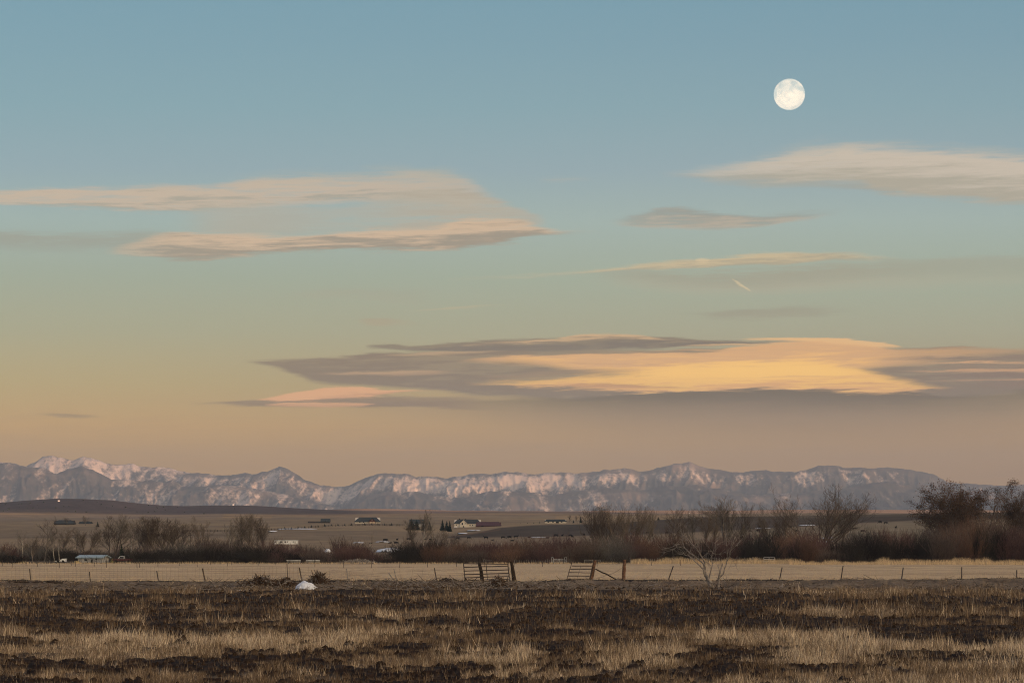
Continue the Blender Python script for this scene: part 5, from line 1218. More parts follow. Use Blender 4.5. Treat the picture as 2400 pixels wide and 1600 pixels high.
for k, z in enumerate((.45, .8, 1.05)):
    px = np.linspace(1568, 2460, 60)
    pts = [Vector(((q - 1200) * ND / F, ND, gz(q, ND) + z * 1.0 - .05 * math.sin((q - 1568) * .022) ** 2)) for q in px]
    for a, b in zip(pts, pts[1:]): S.append((*rel(e, a), *rel(e, b), .004, .004))
seg_mesh('wire', S, WIRE, e, 3)
tag(e, 'sparse wire fence on thin leaning stakes right of the dead grey tree', 'fence')
# left steel gate: tubes, stiles, brace
e = empty('steel_gate', P(1140, ND - .3)); G = ND - .3
def tube(name, a, b, r, mat=STEEL, sides=8): return stick(name, rel(e, W(a[0], a[1], G)), rel(e, W(b[0], b[1], G)), r, r, mat, e, sides, .004, int(a[0] * 7 + a[1]))
for (l, r_) in [(1319.5, 1322), (1328.5, 1325.5), (1337.5, 1334.5), (1345.5, 1342.5), (1353.0, 1350), (1359, 1356.5)]: tube('rail', (1086.5, l), (1192, r_), .033)
tube('stile', (1086.3, 1318.5), (1090.2, 1360), .032); tube('stile', (1190, 1320), (1195, 1362), .036); tube('mid_bar', (1139, 1319), (1142.5, 1358), .024)
tube('diagonal_brace', (1185, 1363), (1194, 1344), .022); tube('latch_bar', (1193, 1329), (1198, 1343), .02, GREYWOOD)
tag(e, 'dark rusty six rail steel gate closed at the left of the opening', 'gate')
o = stick('gate_post', W(1131.5, 1366, ND + .1), W(1123.5, 1317.5, ND + .1), .135, .115, DARKWOOD, None, 10, .012, 3); tag(o, 'thick dark leaning post behind the closed steel gate', 'post')
me_ = [(1208.5, 1371, .26), (1206.5, 1364, .20), (1204.8, 1355, .155), (1202.5, 1340, .14), (1200.5, 1326, .125), (1198.3, 1315, .11)]
V = []; 
for px, row, r in me_:
    c = W(px, row, ND - .1)
    for k in range(12):
        a_ = 2 * math.pi * k / 12; rr = r * (1 + .13 * math.sin(3 * a_ + row * .1) * (r > .15)); V.append((c.x + rr * math.cos(a_), c.y + rr * math.sin(a_), c.z))
Fs = [(i * 12 + k, i * 12 + (k + 1) % 12, (i + 1) * 12 + (k + 1) % 12, (i + 1) * 12 + k) for i in range(5) for k in range(12)] + [tuple(range(12))[::-1], tuple(60 + k for k in range(12))]
o = mesh_obj('gate_post', V, Fs, DARKWOOD); tag(o, 'thick dark post flaring at its foot, right of the closed steel gate', 'post')
o = stick('stub_post', W(1086, 1364, ND - 1), W(1093, 1355, ND - 1), .09, .07, DARKWOOD, None, 8, .01, 2); tag(o, 'short dark slanting stub at the lower left corner of the steel gate', 'post stub')
# right gate hanging askew
e = empty('steel_gate', P(1360, ND - .3))
for (a, b) in [((1341, 1325.5), (1388, 1325.5)), ((1334.5, 1333), (1388, 1333.2)), ((1332, 1341), (1386, 1341.5)), ((1329.5, 1348.8), (1382, 1349.2)), ((1327.5, 1355.8), (1380, 1356.6)), ((1326, 1364), (1352, 1364.6)), ((1352, 1364.6), (1378, 1362.5))]: tube('rail', a, b, .030)
tube('stile', (1340.5, 1317), (1326, 1365.5), .022); tube('mid_bar', (1361, 1326.5), (1351.5, 1358), .015, GREYWOOD); tube('stile', (1392, 1326), (1381, 1362), .026)
tag(e, 'skewed steel gate hanging open beside the leaning grey post', 'gate')
o = stick('gate_post', W(1383.5, 1369, ND), W(1394.5, 1312, ND), .15, .115, REDWOOD, None, 12, .012, 5, 7); tag(o, 'thick weathered post leaning right beside the skewed gate', 'post')
o = stick('gate_post', W(1461.0, 1368, ND), W(1463.6, 1310.5, ND), .14, .115, REDWOOD, None, 12, .008, 6, 7); tag(o, 'thick upright reddish brown post right of the brace pole', 'post')
o = stick('brace_pole', W(1395.5, 1332.5, ND - .1), W(1455, 1362, ND - .1), .05, .045, DARKWOOD, None, 8, .02, 7, 7); tag(o, 'dark sagging brace pole slanting down between two thick posts', 'pole')
S = []; pts = [W(1457 + (1424 - 1457) * t, 1330 + 16 * t + 3 * math.sin(t * 3.1), ND) for t in np.linspace(0, 1, 9)] + [W(1410, 1352, ND), W(1398, 1354, ND)]
for a, b in zip(pts, pts[1:]): S.append((*a, *b, .010, .010))
o = seg_mesh('loose_wire', S, WIRE, None, 4); tag(o, 'loose wire looping between the two thick posts above the brace', 'wire')
# far hay field fence
FP = [(6, 1326), (28.5, 1329), (61, 1326), (88, 1328), (139, 1330), (168, 1325), (177, 1327), (221, 1327), (249.5, 1330), (321, 1331), (327, 1330), (370, 1327), (421, 1325), (462.5, 1328), (493, 1323.5), (533, 1326), (542, 1324), (593, 1323.5), (605, 1325.5), (645, 1324), (738, 1328), (805.5, 1330), (870.5, 1330), (936.5, 1329), (1002.5, 1329), (1070, 1328), (1136, 1328), (1205, 1328), (1271.5, 1328), (1338.5, 1327), (1399.5, 1327), (1463, 1325.5), (1527, 1324.5), (1595, 1324.5), (1660, 1324), (1725, 1324)]
e = empty('stake_fence', P(800, 580)); tp = stick('post', Vector((0, 0, -.2)), Vector((.03, 0, 1.18)), .045, .04, STEEL, None, 5); me0 = tp.data; bpy.data.objects.remove(tp)
pts = []
for px, row in FP:
    d = F * EYE / (row - HROW); o = bpy.data.objects.new('post', me0); col.objects.link(o); o.parent = e; p = W(px, row, d); o.location = rel(e, p)
    o.rotation_euler = (0, math.sin(px * 1.7) * .06, px); pts.append(p + Vector((0, 0, 1.0)))
pts = [p for p in pts if True]
S = [(*rel(e, a), *rel(e, b), .006, .006) for a, b in zip(pts, pts[1:]) if (a - b).length < 120]
seg_mesh('wire', S, WIRE, e, 3); tag(e, 'distant line of thin stakes crossing the hay field', 'fence')
# wooden pickets at the far side of the field
e = empty('picket_fence', P(1640, 772)); pk = stick('picket', Vector((0, 0, -.2)), Vector((0, 0, 1.25)), .07, .06, GREYWOOD, None, 5); me1 = pk.data; bpy.data.objects.remove(pk); rp = random.Random(5)
px = 1478.0
while px < 1792:
    o = bpy.data.objects.new('picket', me1); col.objects.link(o); o.parent = e; d = 770 + rp.uniform(-1, 1)
    o.location = rel(e, Vector(((px - 1200) * d / F, d, gz(px, d)))); o.scale = (1, 1, rp.uniform(.8, 1.25)); o.rotation_euler = (rp.gauss(0, .03), rp.gauss(0, .05), 0); px += rp.uniform(4.6, 6.4)
tag(e, 'line of rough wooden pickets in front of the willows behind the dead grey tree', 'fence')
e = empty('picket_fence', P(1255, 786)); px = 1206.0
while px < 1345:
    o = bpy.data.objects.new('picket', me1); col.objects.link(o); o.parent = e; d = 786 + rp.uniform(-1, 1)
    o.location = rel(e, Vector(((px - 1200) * d / F, d, gz(px, d)))); o.scale = (.7, .7, rp.uniform(.5, .9)); px += rp.uniform(4.6, 6.8)
tag(e, 'low dark line of pickets left of and behind the white pipe gateway', 'fence')
def wfr(name, parts, d, label, cat, mat=WPIPE, r=.05):
    global e
    e = empty(name, P(sum(q[1][0] for q in parts) / len(parts), d))
    for nm, a, b in parts: stick(nm, rel(e, W(a[0], a[1], d)), rel(e, W(b[0], b[1], d)), r, r, mat, e, 6)
    return tag(e, label, cat)
wfr('pipe_gateway', [('upright', (1293, 1318.5), (1293, 1305)), ('upright', (1297, 1318.5), (1297, 1306)), ('upright', (1323.5, 1318.5), (1323.5, 1306)), ('upright', (1327.5, 1318.5), (1327.5, 1305)), ('upright', (1310.5, 1318.5), (1310.5, 1308.5)),
     ('cap_bar', (1293, 1305.5), (1297, 1305.5)), ('cap_bar', (1323.5, 1305.5), (1327.5, 1305.5)), ('rail', (1297, 1310.2), (1323.5, 1310.2)), ('rail', (1293, 1313), (1327.5, 1313)), ('rail', (1293, 1316), (1327.5, 1316))], 792, 'white pipe gateway with tall end frames in front of the willows', 'gate')
wfr('panel_gate', [('upright', (1790, 1320), (1790, 1305.5)), ('upright', (1802.5, 1320), (1802.5, 1305.5)), ('upright', (1815.5, 1320), (1815.5, 1305.5)), ('rail', (1790, 1305.7), (1815.5, 1305.7)), ('rail', (1790, 1310), (1815.5, 1310)), ('rail', (1790, 1314), (1815.5, 1314)), ('rail', (1790, 1317.5), (1815.5, 1317.5)), ('rail', (1785, 1315.5), (1790, 1315.5))], 768, 'small white panel gate at the right end of the wooden pickets', 'gate')
wfr('cattle_panel', [('upright', (1133, 1317), (1133, 1310)), ('upright', (1137, 1317), (1137, 1310)), ('rail', (1133, 1310.3), (1137, 1310.3)), ('rail', (1137, 1313), (1154.5, 1313)), ('rail', (1137, 1316), (1154.5, 1316)), ('upright', (1154.5, 1317.5), (1154.5, 1312))], 800, 'faint whitish cattle panel seen above the closed steel gate', 'cattle panel', CONC, .04)
wfr('rail_fence', [('rail', (1370, 1312), (1408, 1312)), ('upright', (1370, 1318), (1370, 1311)), ('upright', (1389, 1318), (1389, 1311)), ('upright', (1408, 1318), (1408, 1311)), ('rail', (1370, 1315.5), (1408, 1315.5))], 795, 'short grey rail fence behind the leaning gate post', 'fence', CONC, .04)
# pole fence along the farm drive
e = empty('pole_fence', P(780, D(780, 1233, 1500, 3500))); S = []; prev = None; pm = MB().box(-.12, .12, -.12, .12, -.3, 1.6).build('post', DK_WALL); me2 = pm.data; bpy.data.objects.remove(pm)
for i in range(66):
    px = 431 + i * 7.9; row = np.interp(px, [430, 510, 520, 640, 700, 777, 870, 960], [1246, 1246, 1246, 1243, 1239.5, 1233.5, 1231.5, 1232.5]); d = dist_of_row(px, row, 1500, 3500); p = P(px, d)
    o = bpy.data.objects.new('post', me2); col.objects.link(o); o.parent = e; o.location = rel(e, p)
    if prev is not None:
        for z in (.6, 1.25): S.append((*rel(e, prev + Vector((0, 0, z))), *rel(e, p + Vector((0, 0, z))), .09, .09))
    prev = p
seg_mesh('rail', S, DK_WALL, e, 4)['kind'] = 'stuff'; tag(e, 'long dark pole fence along the farm drive below the far houses', 'fence')
# ------------------------------------------------------------------ dead grey tree
e = empty('dead_tree', P(1680, 205)); DT = 205.0; rdt = random.Random(9)
def limb(pts, r0, r1, depth=0.0, drift=.5):
    q = []; y = depth; 
    for X_, Y_ in pts:
        px, row = 1500 + X_ / 6.27, 1140 + Y_ / 6.27; q.append(rel(e, W(px, row, DT)) + Vector((0, y, 0))); y += rdt.gauss(0, drift) * .25
    # finer, slightly crooked points
    f = []
    for a, b in zip(q, q[1:]):
        n = max(2, int((b - a).length / .22))
        for i in range(n): f.append(a.lerp(b, i / n) + Vector((rdt.gauss(0, .008), rdt.gauss(0, .008), rdt.gauss(0, .008))))
    f.append(q[-1]); return f, poly_segs(f, r0, r1)
TRK, BR = [], []
for pts, r0, r1, dep, main in [
    ([(1075, 1492), (1045, 1420), (1008, 1365), (975, 1300), (955, 1225), (950, 1150)], .085, .06, 0, 1),
    ([(1160, 1492), (1165, 1420), (1165, 1340), (1180, 1260), (1210, 1170), (1215, 1125)], .06, .03, .4, 1),
    ([(1040, 1470), (1000, 1380), (955, 1310), (940, 1230), (925, 1190)], .05, .035, -.3, 1),
    ([(940, 1280), (925, 1215), (880, 1170), (810, 1100), (760, 1055), (720, 1022), (660, 1002), (640, 980), (590, 990), (555, 975)], .038, .010, -.3, 0),
    ([(950, 1150), (900, 1100), (850, 1060), (800, 1020), (740, 975), (680, 920), (650, 880), (632, 800), (620, 720), (606, 640), (600, 560)], .052, .010, 0, 0),
    ([(665, 905), (600, 890), (550, 885), (480, 930), (380, 960), (310, 1022)], .020, .007, 0, 0), ([(480, 930), (400, 948), (340, 975)], .013, .006, 0, 0), ([(632, 842), (590, 838), (520, 862), (430, 900), (330, 915)], .017, .006, .1, 0),
    ([(962, 1140), (930, 1060), (880, 980), (830, 910), (780, 858), (740, 820), (700, 772), (650, 730), (618, 690)], .044, .010, .3, 0),
    ([(900, 1005), (870, 905), (840, 822), (790, 742), (760, 680)], .016, .006, .3, 0), ([(850, 900), (862, 820), (820, 740)], .012, .005, .3, 0), ([(900, 960), (905, 830)], .010, .005, .2, 0), ([(650, 730), (640, 640), (660, 560)], .011, .005, .2, 0), ([(700, 772), (720, 690), (700, 600)], .011, .005, .2, 0),
    ([(1015, 1370), (1035, 1260), (1058, 1160), (1078, 1090)], .030, .014, .1, 1), ([(1010, 1320), (1040, 1210), (1022, 1120), (965, 1105)], .018, .008, -.1, 0),
    ([(1075, 1160), (1050, 1080), (1070, 965), (1110, 880), (1190, 820), (1260, 822)], .016, .006, .1, 0), ([(1070, 960), (1010, 940), (985, 985), (970, 1075)], .013, .006, .1, 0), ([(1070, 968), (1110, 995), (1170, 995), (1240, 965)], .015, .006, .1, 0), ([(1060, 990), (1040, 1040), (1020, 1090)], .010, .005, 0, 0), ([(1110, 1000), (1115, 1080)], .009, .005, 0, 0), ([(1180, 998), (1210, 1040)], .009, .005, 0, 0),
    ([(1170, 1345), (1230, 1288), (1252, 1200), (1282, 1120), (1292, 1040), (1290, 960), (1285, 880), (1266, 780)], .040, .008, .4, 1),
    ([(1282, 1100), (1320, 1040), (1332, 980), (1346, 900), (1380, 800), (1410, 720), (1422, 650)], .022, .006, .4, 0), ([(1346, 930), (1400, 878), (1460, 820), (1520, 752)], .016, .005, .4, 0), ([(1380, 800), (1370, 720), (1385, 640)], .010, .005, .4, 0), ([(1320, 1032), (1370, 1070), (1392, 1130), (1432, 1180)], .014, .005, .3, 0),
    ([(1252, 1490), (1262, 1400), (1245, 1340)], .018, .010, .6, 1), ([(1200, 1490), (1225, 1440), (1160, 1400)], .022, .012, .5, 1), ([(1120, 1470), (1140, 1400), (1165, 1350)], .022, .014, .2, 1), ([(1178, 1250), (1160, 1200), (1175, 1140)], .012, .006, .4, 0), ([(1285, 880), (1310, 820), (1300, 740)], .010, .005, .4, 0), ([(1340, 640), (1345, 560), (1330, 480)], .009, .004, .8, 0)]:
    f, S = limb(pts, r0, r1, dep); (TRK if main else BR).extend(S)
    for i in range(2, len(f) - 1):
        if r1 > .03 or rdt.random() > (.35 if main else .95): continue
        p = f[i]; dirv = (f[i + 1] - f[i - 1]).normalized()
        for _ in range(rdt.choice((1, 2))):
            dd = (dirv + Vector((rdt.gauss(0, .7), rdt.gauss(0, .7), rdt.gauss(.35, .5)))).normalized(); L = rdt.uniform(.25, .95); r = .0095
            m = p + dd * L * .5; t = m + (dd + Vector((rdt.gauss(0, .4), rdt.gauss(0, .4), .25))).normalized() * L * .5
            BR += [(*p, *m, r, .006), (*m, *t, .006, .0035)]
            if rdt.random() < .7: t2 = m + (dd + Vector((rdt.gauss(0, .8), rdt.gauss(0, .8), .1))).normalized() * L * .4; BR.append((*m, *t2, .005, .003))
DEADB = flat_mat('bleached_dead_bark', (.21, .185, .17), .9, .4, 5.0)
TRK = [q[:6] + (q[6] * 1.25, q[7] * 1.25) for q in TRK]; BR = [q[:6] + (q[6] * 1.1, q[7] * 1.1) for q in BR]
seg_mesh('trunk', TRK, DEADB, e, 8); seg_mesh('branches', BR, DEADB, e, 4)['kind'] = 'stuff'; tag(e, 'dead grey many stemmed tree standing on the bank, right of centre', 'dead tree')
# ------------------------------------------------------------------ brush heaps, timbers, snow and clods on the bank
BRUSHM = flat_mat('brown_brush_wood', (.075, .050, .036), .9, .5, 5.0)
def brush(name, px, row, d, w, h, n, mat, label, cat, seed, r=(.012, .035), lean=0.0, group='brush heaps on the bank', flat=.5):
    rd = random.Random(seed); e = empty(name, Vector(((px - 1200) * d / F, d, gz(px, d)))); S1, S2 = [], []; s = d / F; W_, H_ = w * s, h * s
    for i in range(n):
        x = rd.gauss(0, .24) * W_; hh = H_ * max(.1, 1 - (2 * abs(x) / W_) ** 2); z = rd.random() ** 1.2 * hh * .75; y = rd.gauss(0, W_ * .16)
        L = rd.uniform(.25, .8) * H_ * 1.5; a = rd.uniform(0, 6.28); el = rd.gauss(.15 + lean, flat)
        dv = Vector((math.cos(a) * math.cos(el), math.sin(a) * math.cos(el) * .6, math.sin(el))); c = Vector((x, y, z)); p0, p1 = c - dv * L * .5, c + dv * L * .5
        p0.z = max(p0.z, .0); m = (p0 + p1) / 2 + Vector((rd.gauss(0, .04), 0, rd.gauss(0, .05))) * L; rr = rd.uniform(*r)
        (S1 if i % 5 else S2).extend([(*p0, *m, rr, rr * .8), (*m, *p1, rr * .8, rr * .35)])
    seg_mesh('branches', S1, mat, e, 5)['kind'] = 'stuff'; seg_mesh('bleached_branches', S2, GREYWOOD, e, 5)['kind'] = 'stuff'
    return tag(e, label, cat, group)
SOILM = flat_mat('turned_black_soil', (.030, .019, .012), .95, .4, 5.0)
brush('brush_heap', 612, 1372, 222, 74, 30, 330, BRUSHM, 'left tangled brush heap with pale ends by the snow heap', 'brush heap', 1)
brush('brush_heap', 668, 1374, 218, 56, 28, 260, BRUSHM, 'brush heap between the left heap and the snow heap', 'brush heap', 2)
brush('root_ball', 747, 1374, 228, 46, 30, 420, BRUSHM, 'dark round root ball right behind the snow heap', 'root ball', 3, (.010, .028), flat=.8)
brush('brush_heap', 1166, 1375, 218, 42, 26, 170, BRUSHM, 'splayed branch pile at the foot of the left gate', 'brush heap', 4, (.018, .04), .2)
brush('brush_heap', 838, 1319, 778, 100, 14, 200, GREYWOOD, 'far log pile at the edge of the hay field', 'log pile', 5, (.06, .15), flat=.35)
brush('brush_heap', 1680, 1377, 204, 34, 8, 60, DARKWOOD, 'dark litter of twigs round the foot of the dead grey tree', 'brush heap', 6, (.008, .02), flat=.3)
heap('snow_heap', 719, 206, 56 * 206 / F, 2.4, .64, SNOW, 'big white snow heap between the brush heaps', 'snow heap', 23, peak=1.9, rough=.22, n=(64, 44), zoff=-.06, skew=-.25)
heap('snow_patch', 565, 200, 44 * 200 / F, 2.2, .10, SNOW, 'thin flat snow patch left of the brush heaps', 'snow patch', 22, 'leftover snow patches', peak=3, rough=.3)
for px, d, w, h, sd, label in [(1046, 236, 38, .30, 31, 'dark dirt mound left of the closed steel gate'), (40, 238, 90, .14, 32, 'low earth bank under the long timber at far left'), (640, 226, 120, .14, 33, 'low dark dirt bank under the brush heaps'), (1110, 224, 120, .16, 34, 'low dirt bank before the closed steel gate'), (1690, 206, 70, .14, 35, 'dark dirt mound round the foot of the dead grey tree')]:
    heap('dirt_mound', px, d, w * d / F, 2.6, h, SOILM, label, 'dirt mound', sd, 'dirt mounds on the bank', peak=2, rough=.6)
def plank(px0, r0, px1, r1, d, th, mat, label, name='timber', seed=0, cat='timber'):
    o = stick(name, W(px0, r0, d), W(px1, r1, d), th, th * .9, mat, None, 6, .01, seed, 6); return tag(o, label, cat, 'timbers and fallen branches on the bank')
plank(20, 1363.5, 100, 1364.5, 232, .085, DARKWOOD, 'long dark timber lying at far left', seed=1)
plank(109, 1362.5, 128, 1364, 232, .08, DARKWOOD, 'short dark timber right of the long one', seed=2); plank(126, 1364.5, 148, 1364.5, 231, .06, DARKWOOD, 'smallest dark timber, last of the three at far left', seed=3)
plank(1096, 1373, 1134, 1367.5, 212, .028, GREYWOOD, 'pale log slanting up before the closed steel gate', 'log', 4, 'log'); plank(1108, 1366, 1114, 1379, 208, .035, GREYWOOD, 'pale short log end pointing at the viewer before the gate', 'log', 5, 'log'); plank(1124, 1371, 1148, 1363, 214, .04, GREYWOOD, 'pale thick log under the middle of the gate', 'log', 6, 'log')
plank(893, 1377, 925, 1372, 206, .04, POSTWOOD, 'grey log left of the dirt mound', 'log', 7, 'log'); plank(922, 1374, 985, 1373, 208, .03, POSTWOOD, 'long thin grey log right of the slanting pole', 'log', 8, 'log'); plank(1005, 1376, 1060, 1372, 206, .035, GREYWOOD, 'pale log below the dirt mound', 'log', 9, 'log')
plank(1120, 1379, 1062, 1381, 204, .022, GREYWOOD, 'thin pale branch lying lowest before the gate', 'fallen_branch', 10, 'branch')
for i, (pts, label) in enumerate([([(225, 1379), (236, 1373), (247, 1374), (256, 1378)], 'arched thin branch lying on the bank at left'), ([(316, 1371), (332, 1368), (350, 1372), (362, 1371)], 'dark crooked branch left of the thick leaning post'), ([(382, 1371), (400, 1373), (425, 1372)], 'dark thin branch under the thick leaning post'), ([(1594, 1371), (1604, 1371.5), (1616, 1372.5), (1625, 1377)], 'pale fallen branch left of the dead grey tree')]):
    d = 210; S = []; q = [W(a, b, d) for a, b in pts]; f = []
    for a, b in zip(q, q[1:]): f += [a, (a + b) / 2 + Vector((0, 0, .02))]
    f.append(q[-1]); S = poly_segs(f, .022, .010)
    for k in range(6): p = f[1 + k % (len(f) - 1)]; S.append((*p, p.x + .2 * math.sin(k * 9), p.y + .1, p.z + .10 * abs(math.cos(k * 5)), .008, .004))
    o = seg_mesh('fallen_branch', S, GREYWOOD if i == 3 else DARKWOOD, None, 5); tag(o, label, 'branch', 'timbers and fallen branches on the bank')
# ------------------------------------------------------------------ grass
def m_grass(name, c1, c2, c3):
    m, nt, b = new_mat(name, .9, .1)
    k = X(nt, attr(nt, 'tone').outputs['Fac'])
    c = mixc(nt, k.sstep(0.0, .6), c1, c2); c = mixc(nt, k.sstep(.6, 1.0), c, c3)
    nt.links.new(c, b.inputs['Base Color']); return m
def blades(name, px, d, z, h, wd, mat, seed, lean=.28, kind='stuff', label=None, tone=None, two=False):
    rd = np.random.default_rng(seed); n = len(px); x = (px - 1200) * d / F; a = rd.uniform(0, np.pi, n); wx, wy = np.cos(a) * wd / 2, np.sin(a) * wd / 2
    lx, ly = rd.normal(0, lean, n) * h, rd.normal(0, lean, n) * h; ton = rd.random(n) if tone is None else tone
    if two:
        mx, my = lx * .35, ly * .35
        V = np.stack([np.stack([x - wx, d - wy, z - .02], -1), np.stack([x + wx, d + wy, z - .02], -1), np.stack([x + mx - wx * .8, d + my - wy * .8, z + h * .55], -1), np.stack([x + mx + wx * .8, d + my + wy * .8, z + h * .55], -1), np.stack([x + lx, d + ly, z + h], -1)], 1).reshape(-1, 3)
        b0 = np.arange(n)[:, None] * 5; Fc = np.concatenate([b0 + np.array([[0, 1, 3]]), b0 + np.array([[0, 3, 2]]), b0 + np.array([[2, 3, 4]])]); tt = np.repeat(ton, 5)
    else:
        V = np.stack([np.stack([x - wx, d - wy, z - .02], -1), np.stack([x + wx, d + wy, z - .02], -1), np.stack([x + lx, d + ly, z + h], -1)], 1).reshape(-1, 3); Fc = np.arange(3 * n).reshape(-1, 3); tt = np.repeat(ton, 3)
    o = mesh_obj(name, V, Fc, mat, attrs={'tone': tt}); return tag(o, label, 'grass', kind=kind)
gr = np.random.default_rng(21)
def soil_at(px, d): return field_attr(px, d, np.zeros_like(d))['soil']
GRASS = m_grass('dry_grass', (.10, .068, .046), (.26, .192, .130), (.70, .575, .43)); HAYG = m_grass('hay_stubble_stalks', (.42, .32, .20), (.58, .44, .28), (.68, .53, .35))
N = 690000; px = gr.uniform(-160, 2560, N); rowp = 1604 - (1604 - 1367) * gr.random(N) ** .95; d = F * EYE / (rowp - HROW)
so = soil_at(px, d); x = (px - 1200) * d / F
cl = fbm(x / .55, d / 1.6, 3, 501); tallz = sst(fbm(px / 55, rowp / 9, 3, 511), .50, .66)
band_t = np.zeros(N)
for r0, r1, p0, p1, a in [(1486, 1512, 180, 560, .5), (1490, 1526, 560, 860, .8), (1482, 1508, 1620, 2060, .8), (1512, 1545, 1020, 1260, 1.0), (1505, 1548, 1370, 1620, .9), (1515, 1556, 1820, 1960, 1.1), (1500, 1540, 1960, 2450, .5), (1540, 1600, 1700, 2450, .6), (1428, 1446, 900, 1250, .4), (1430, 1452, 1800, 2450, .4), (1470, 1500, 0, 100, .5), (1500, 1560, 2280, 2450, .9)]:
    band_t += a * (rowp > r0) * (rowp < r1) * sst(px, p0 - 40, p0 + 40) * (1 - sst(px, p1 - 40, p1 + 40))
keep = (gr.random(N) < np.clip(1.08 - so * 1.50 + (cl - .5) * 3.6 + band_t * .45, .09, 1) * np.where(d > 195, .8, 1)) & (d < 238)
px, d, so, cl, tallz, band_t, x = [q[keep] for q in (px, d, so, cl, tallz, band_t, x)]; n = len(px)
z = ground_z(px, d); h = (.04 + .10 * gr.random(n)) * (1 + 1.8 * tallz * gr.random(n)) + band_t * gr.random(n) ** 3 * .34 * sst(cl, .35, .7) + .28 * (gr.random(n) > .992) * gr.random(n)
h = h * np.where(d > 195, .6, 1) * np.clip(.4 + 1.2 * cl, .4, 1.5) * np.clip(d / 95, .58, 1.5); wd = (.008 + .013 * gr.random(n)) * np.clip(d / 75, .9, 2.4)
tone = np.clip(.34 + .9 * (fbm(x / 5, d / 6, 3, 521) - .5) + gr.normal(0, .30, n) + .40 * np.clip(band_t, 0, 1) - .42 * np.clip(so, 0, 1) + .12 * tallz, 0, 1)
blades('dry_grass', px, d, z, h, wd, GRASS, 31, .30, label='dry straw coloured grass tufts over the ploughed field', tone=tone)
N = 66000; px = gr.uniform(-160, 2560, N); rowp = gr.uniform(1319, 1368, N); d = F * EYE / (rowp - HROW); z = ground_z(px, d)
blades('hay_stubble', px, d, z, gr.uniform(.05, .16, N), gr.uniform(.02, .04, N) * d / 300, HAYG, 33, .3, label='short golden stubble of the cut hay field', tone=np.clip(.5 + .5 * (fbm((px - 1200) * d / F / 30, d / 60, 3, 531) - .5) + gr.normal(0, .2, N), 0, 1))
N = 22000; px = np.concatenate([gr.uniform(1480, 2560, N * 3 // 4), gr.uniform(-160, 1500, N // 4)]); d = np.where(px > 1850, gr.uniform(690, 745, len(px)), gr.uniform(745, 790, len(px))); tallf = fbm(px / 30, d * 0, 3, 541)
blades('rank_grass', px, d, ground_z(px, d), gr.uniform(.3, 1.0, len(px)) * np.where(px > 1480, 1.3, .55) * (.4 + tallf * 1.3), gr.uniform(.05, .12, len(px)), HAYG, 35, .25, tone=np.clip(gr.normal(.25, .2, len(px)), 0, 1), label='tall rank grass fringing the hay field along the willows')
# sticks, bark and weed stems littering the bank
N = 2600; px = gr.uniform(-160, 2560, N); px[:900] = gr.normal(1060, 130, 900); px[900:1300] = gr.normal(640, 70, 400); d = gr.uniform(196, 241, N); z = ground_z(px, d); x = (px - 1200) * d / F; a = gr.uniform(0, 2 * np.pi, N); L = gr.uniform(.15, .8, N); el = np.abs(gr.normal(.1, .25, N))
A = np.stack([x, d, z + .01], -1); B = A + np.stack([np.cos(a) * np.cos(el) * L, np.sin(a) * np.cos(el) * L, np.sin(el) * L + .02], -1); r_ = gr.uniform(.008, .024, N)
for q, mt, nm in ((slice(0, None, 3), GREYWOOD, 'bleached sticks scattered along the bank'), (slice(1, None, 3), DARKWOOD, 'dark sticks scattered along the bank'), (slice(2, None, 3), POSTWOOD, 'brown bark and stems scattered along the bank')):
    V, Fc = seg_verts(A[q], B[q], r_[q], r_[q] * .6, 3); tag(mesh_obj('bank_litter', V, Fc, mt), nm, 'litter', kind='stuff')
# junipers and sage dotting the low dark hill
N = 75; px = gr.uniform(-150, 620, N) * gr.random(N) ** .5; d = gr.uniform(4480, 5100, N); z = ground_z(px, d) - .3; s = gr.uniform(.6, 1.7, N)
V = oc_h = np.array([(1, 0, 0), (0, 1, 0), (-1, 0, 0), (0, -1, 0), (.5, .5, .7), (-.5, .5, .9), (-.5, -.5, .6), (.5, -.5, .9), (0, 0, 1.2)], float)[None] * s[:, None, None] * gr.uniform(.7, 1.3, (N, 9, 1)) + np.stack([(px - 1200) * d / F, d, z], -1)[:, None]
Fc = (np.arange(N)[:, None, None] * 9 + np.array([[0, 1, 4], [1, 2, 5], [2, 3, 6], [3, 0, 7], [4, 1, 5], [5, 2, 6], [6, 3, 7], [7, 0, 4], [8, 4, 5], [8, 5, 6], [8, 6, 7], [8, 7, 4]])[None]).reshape(-1, 3)
tag(mesh_obj('hill_shrubs', V.reshape(-1, 3), Fc, FIR), 'tiny dark shrubs dotting the low hill at far left', 'shrubs', kind='stuff')
# clods of turned soil
N = 7600; px = gr.uniform(-160, 2560, N); rowp = gr.uniform(1376, 1604, N); d = F * EYE / (rowp - HROW); so = soil_at(px, d); k = (so > .55) & (d < 230); px, d = px[k], d[k]; n = len(px)
z = ground_z(px, d); s = gr.uniform(.03, .10, n) * np.clip(d / 90, .8, 1.6); oc_ = np.array([(1, 0, 0), (0, 1, 0), (-1, 0, 0), (0, -1, 0), (0, 0, 1)], float)
V = oc_[None] * s[:, None, None] * gr.uniform(.6, 1.5, (n, 5, 1)); V[:, 4, 2] *= .8; V[:, :4] += gr.normal(0, .2, (n, 4, 3)) * s[:, None, None]; V += np.stack([(px - 1200) * d / F, d, z - .01], -1)[:, None]
Fc = (np.arange(n)[:, None, None] * 5 + np.array([[0, 1, 4], [1, 2, 4], [2, 3, 4], [3, 0, 4]])[None]).reshape(-1, 3)
tag(mesh_obj('soil_clods', V.reshape(-1, 3), Fc, SOILM), 'dark clods of turned soil strewn over the ploughed strips', 'soil', kind='stuff')

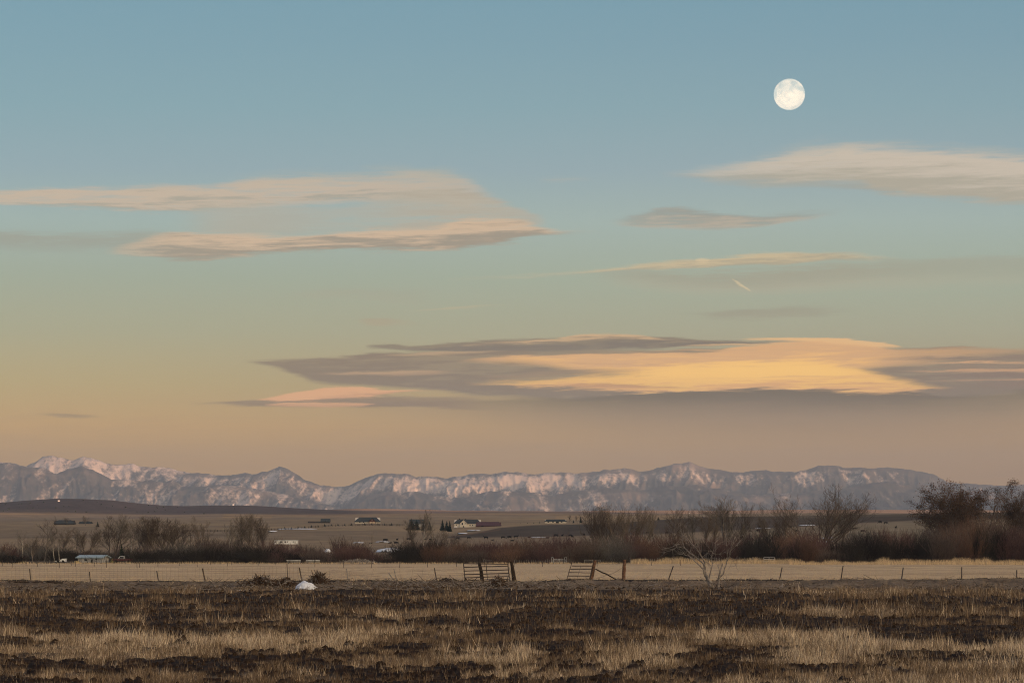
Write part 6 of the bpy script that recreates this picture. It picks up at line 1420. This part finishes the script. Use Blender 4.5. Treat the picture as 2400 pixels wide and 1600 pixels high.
# ------------------------------------------------------------------ moon
MD_ = 60000.0; mc = Vector(((1850 - 1200) * MD_ / F, MD_, EYE + (HROW - 221.5) * MD_ / F)); MR = 36.5 * MD_ / F
import bmesh
bm = bmesh.new(); bmesh.ops.create_uvsphere(bm, u_segments=96, v_segments=64, radius=1.0)
me = bpy.data.meshes.new('moon'); bm.to_mesh(me); bm.free(); me.polygons.foreach_set('use_smooth', np.full(len(me.polygons), True))
mm = bpy.data.materials.new('lunar_ground'); mm.use_nodes = True; nt = mm.node_tree; nt.nodes.clear()
o_ = nt.nodes.new('ShaderNodeOutputMaterial'); df = nt.nodes.new('ShaderNodeBsdfDiffuse'); tr = nt.nodes.new('ShaderNodeBsdfTransparent'); ad2 = nt.nodes.new('ShaderNodeAddShader')
df.inputs['Roughness'].default_value = .4
oc = obj_coord(nt); x, y, z = sep(nt, oc)
n1 = noise_node(nt, oc, 1.7, 5, .55, .5); n2 = noise_node(nt, oc, 9.0, 5, .65)
# the dark plains: upper left and upper right of the disc, as seen from the field
m1 = n1 + (z * .07) - (x * .03)
c = mixc(nt, m1.sstep(.44, .64), (.185, .215, .215), (.095, .125, .135)); c = mixc(nt, n2.sstep(.6, .75) * .15, c, (.22, .25, .25)); 
nt.links.new(c, df.inputs[0]); nt.links.new(df.outputs[0], ad2.inputs[0]); nt.links.new(tr.outputs[0], ad2.inputs[1]); nt.links.new(ad2.outputs[0], o_.inputs[0])
me.materials.append(mm); mo = bpy.data.objects.new('moon', me); col.objects.link(mo); mo.location = mc; mo.scale = (MR, MR, MR)
tag(mo, 'pale nearly full moon in the blue sky at upper right', 'moon')

# ------------------------------------------------------------------ haze
def haze_box():
    x0, x1, y0, y1, z0, z1 = -21000.0, 21000.0, -3900.0, 33000.0, -30.0, 1010.0
    V = [(x, y, z) for z in (z0, z1) for y in (y0, y1) for x in (x0, x1)]
    Fs = [(0, 2, 3, 1), (4, 5, 7, 6), (0, 1, 5, 4), (2, 6, 7, 3), (0, 4, 6, 2), (1, 3, 7, 5)]
    m = bpy.data.materials.new('thin_evening_haze'); m.use_nodes = True
    nt = m.node_tree; nt.nodes.clear()
    o = nt.nodes.new('ShaderNodeOutputMaterial'); v = nt.nodes.new('ShaderNodeVolumePrincipled')
    v.inputs['Color'].default_value = (*HAZE_C, 1); v.inputs['Density'].default_value = HAZE_D
    v.inputs['Anisotropy'].default_value = 0.0
    nt.links.new(v.outputs[0], o.inputs['Volume'])
    me = bpy.data.meshes.new('haze'); me.from_pydata(V, [], Fs); me.update(); me.materials.append(m)
    ob = bpy.data.objects.new('haze', me); col.objects.link(ob)
    ob['kind'] = 'stuff'
haze_box()
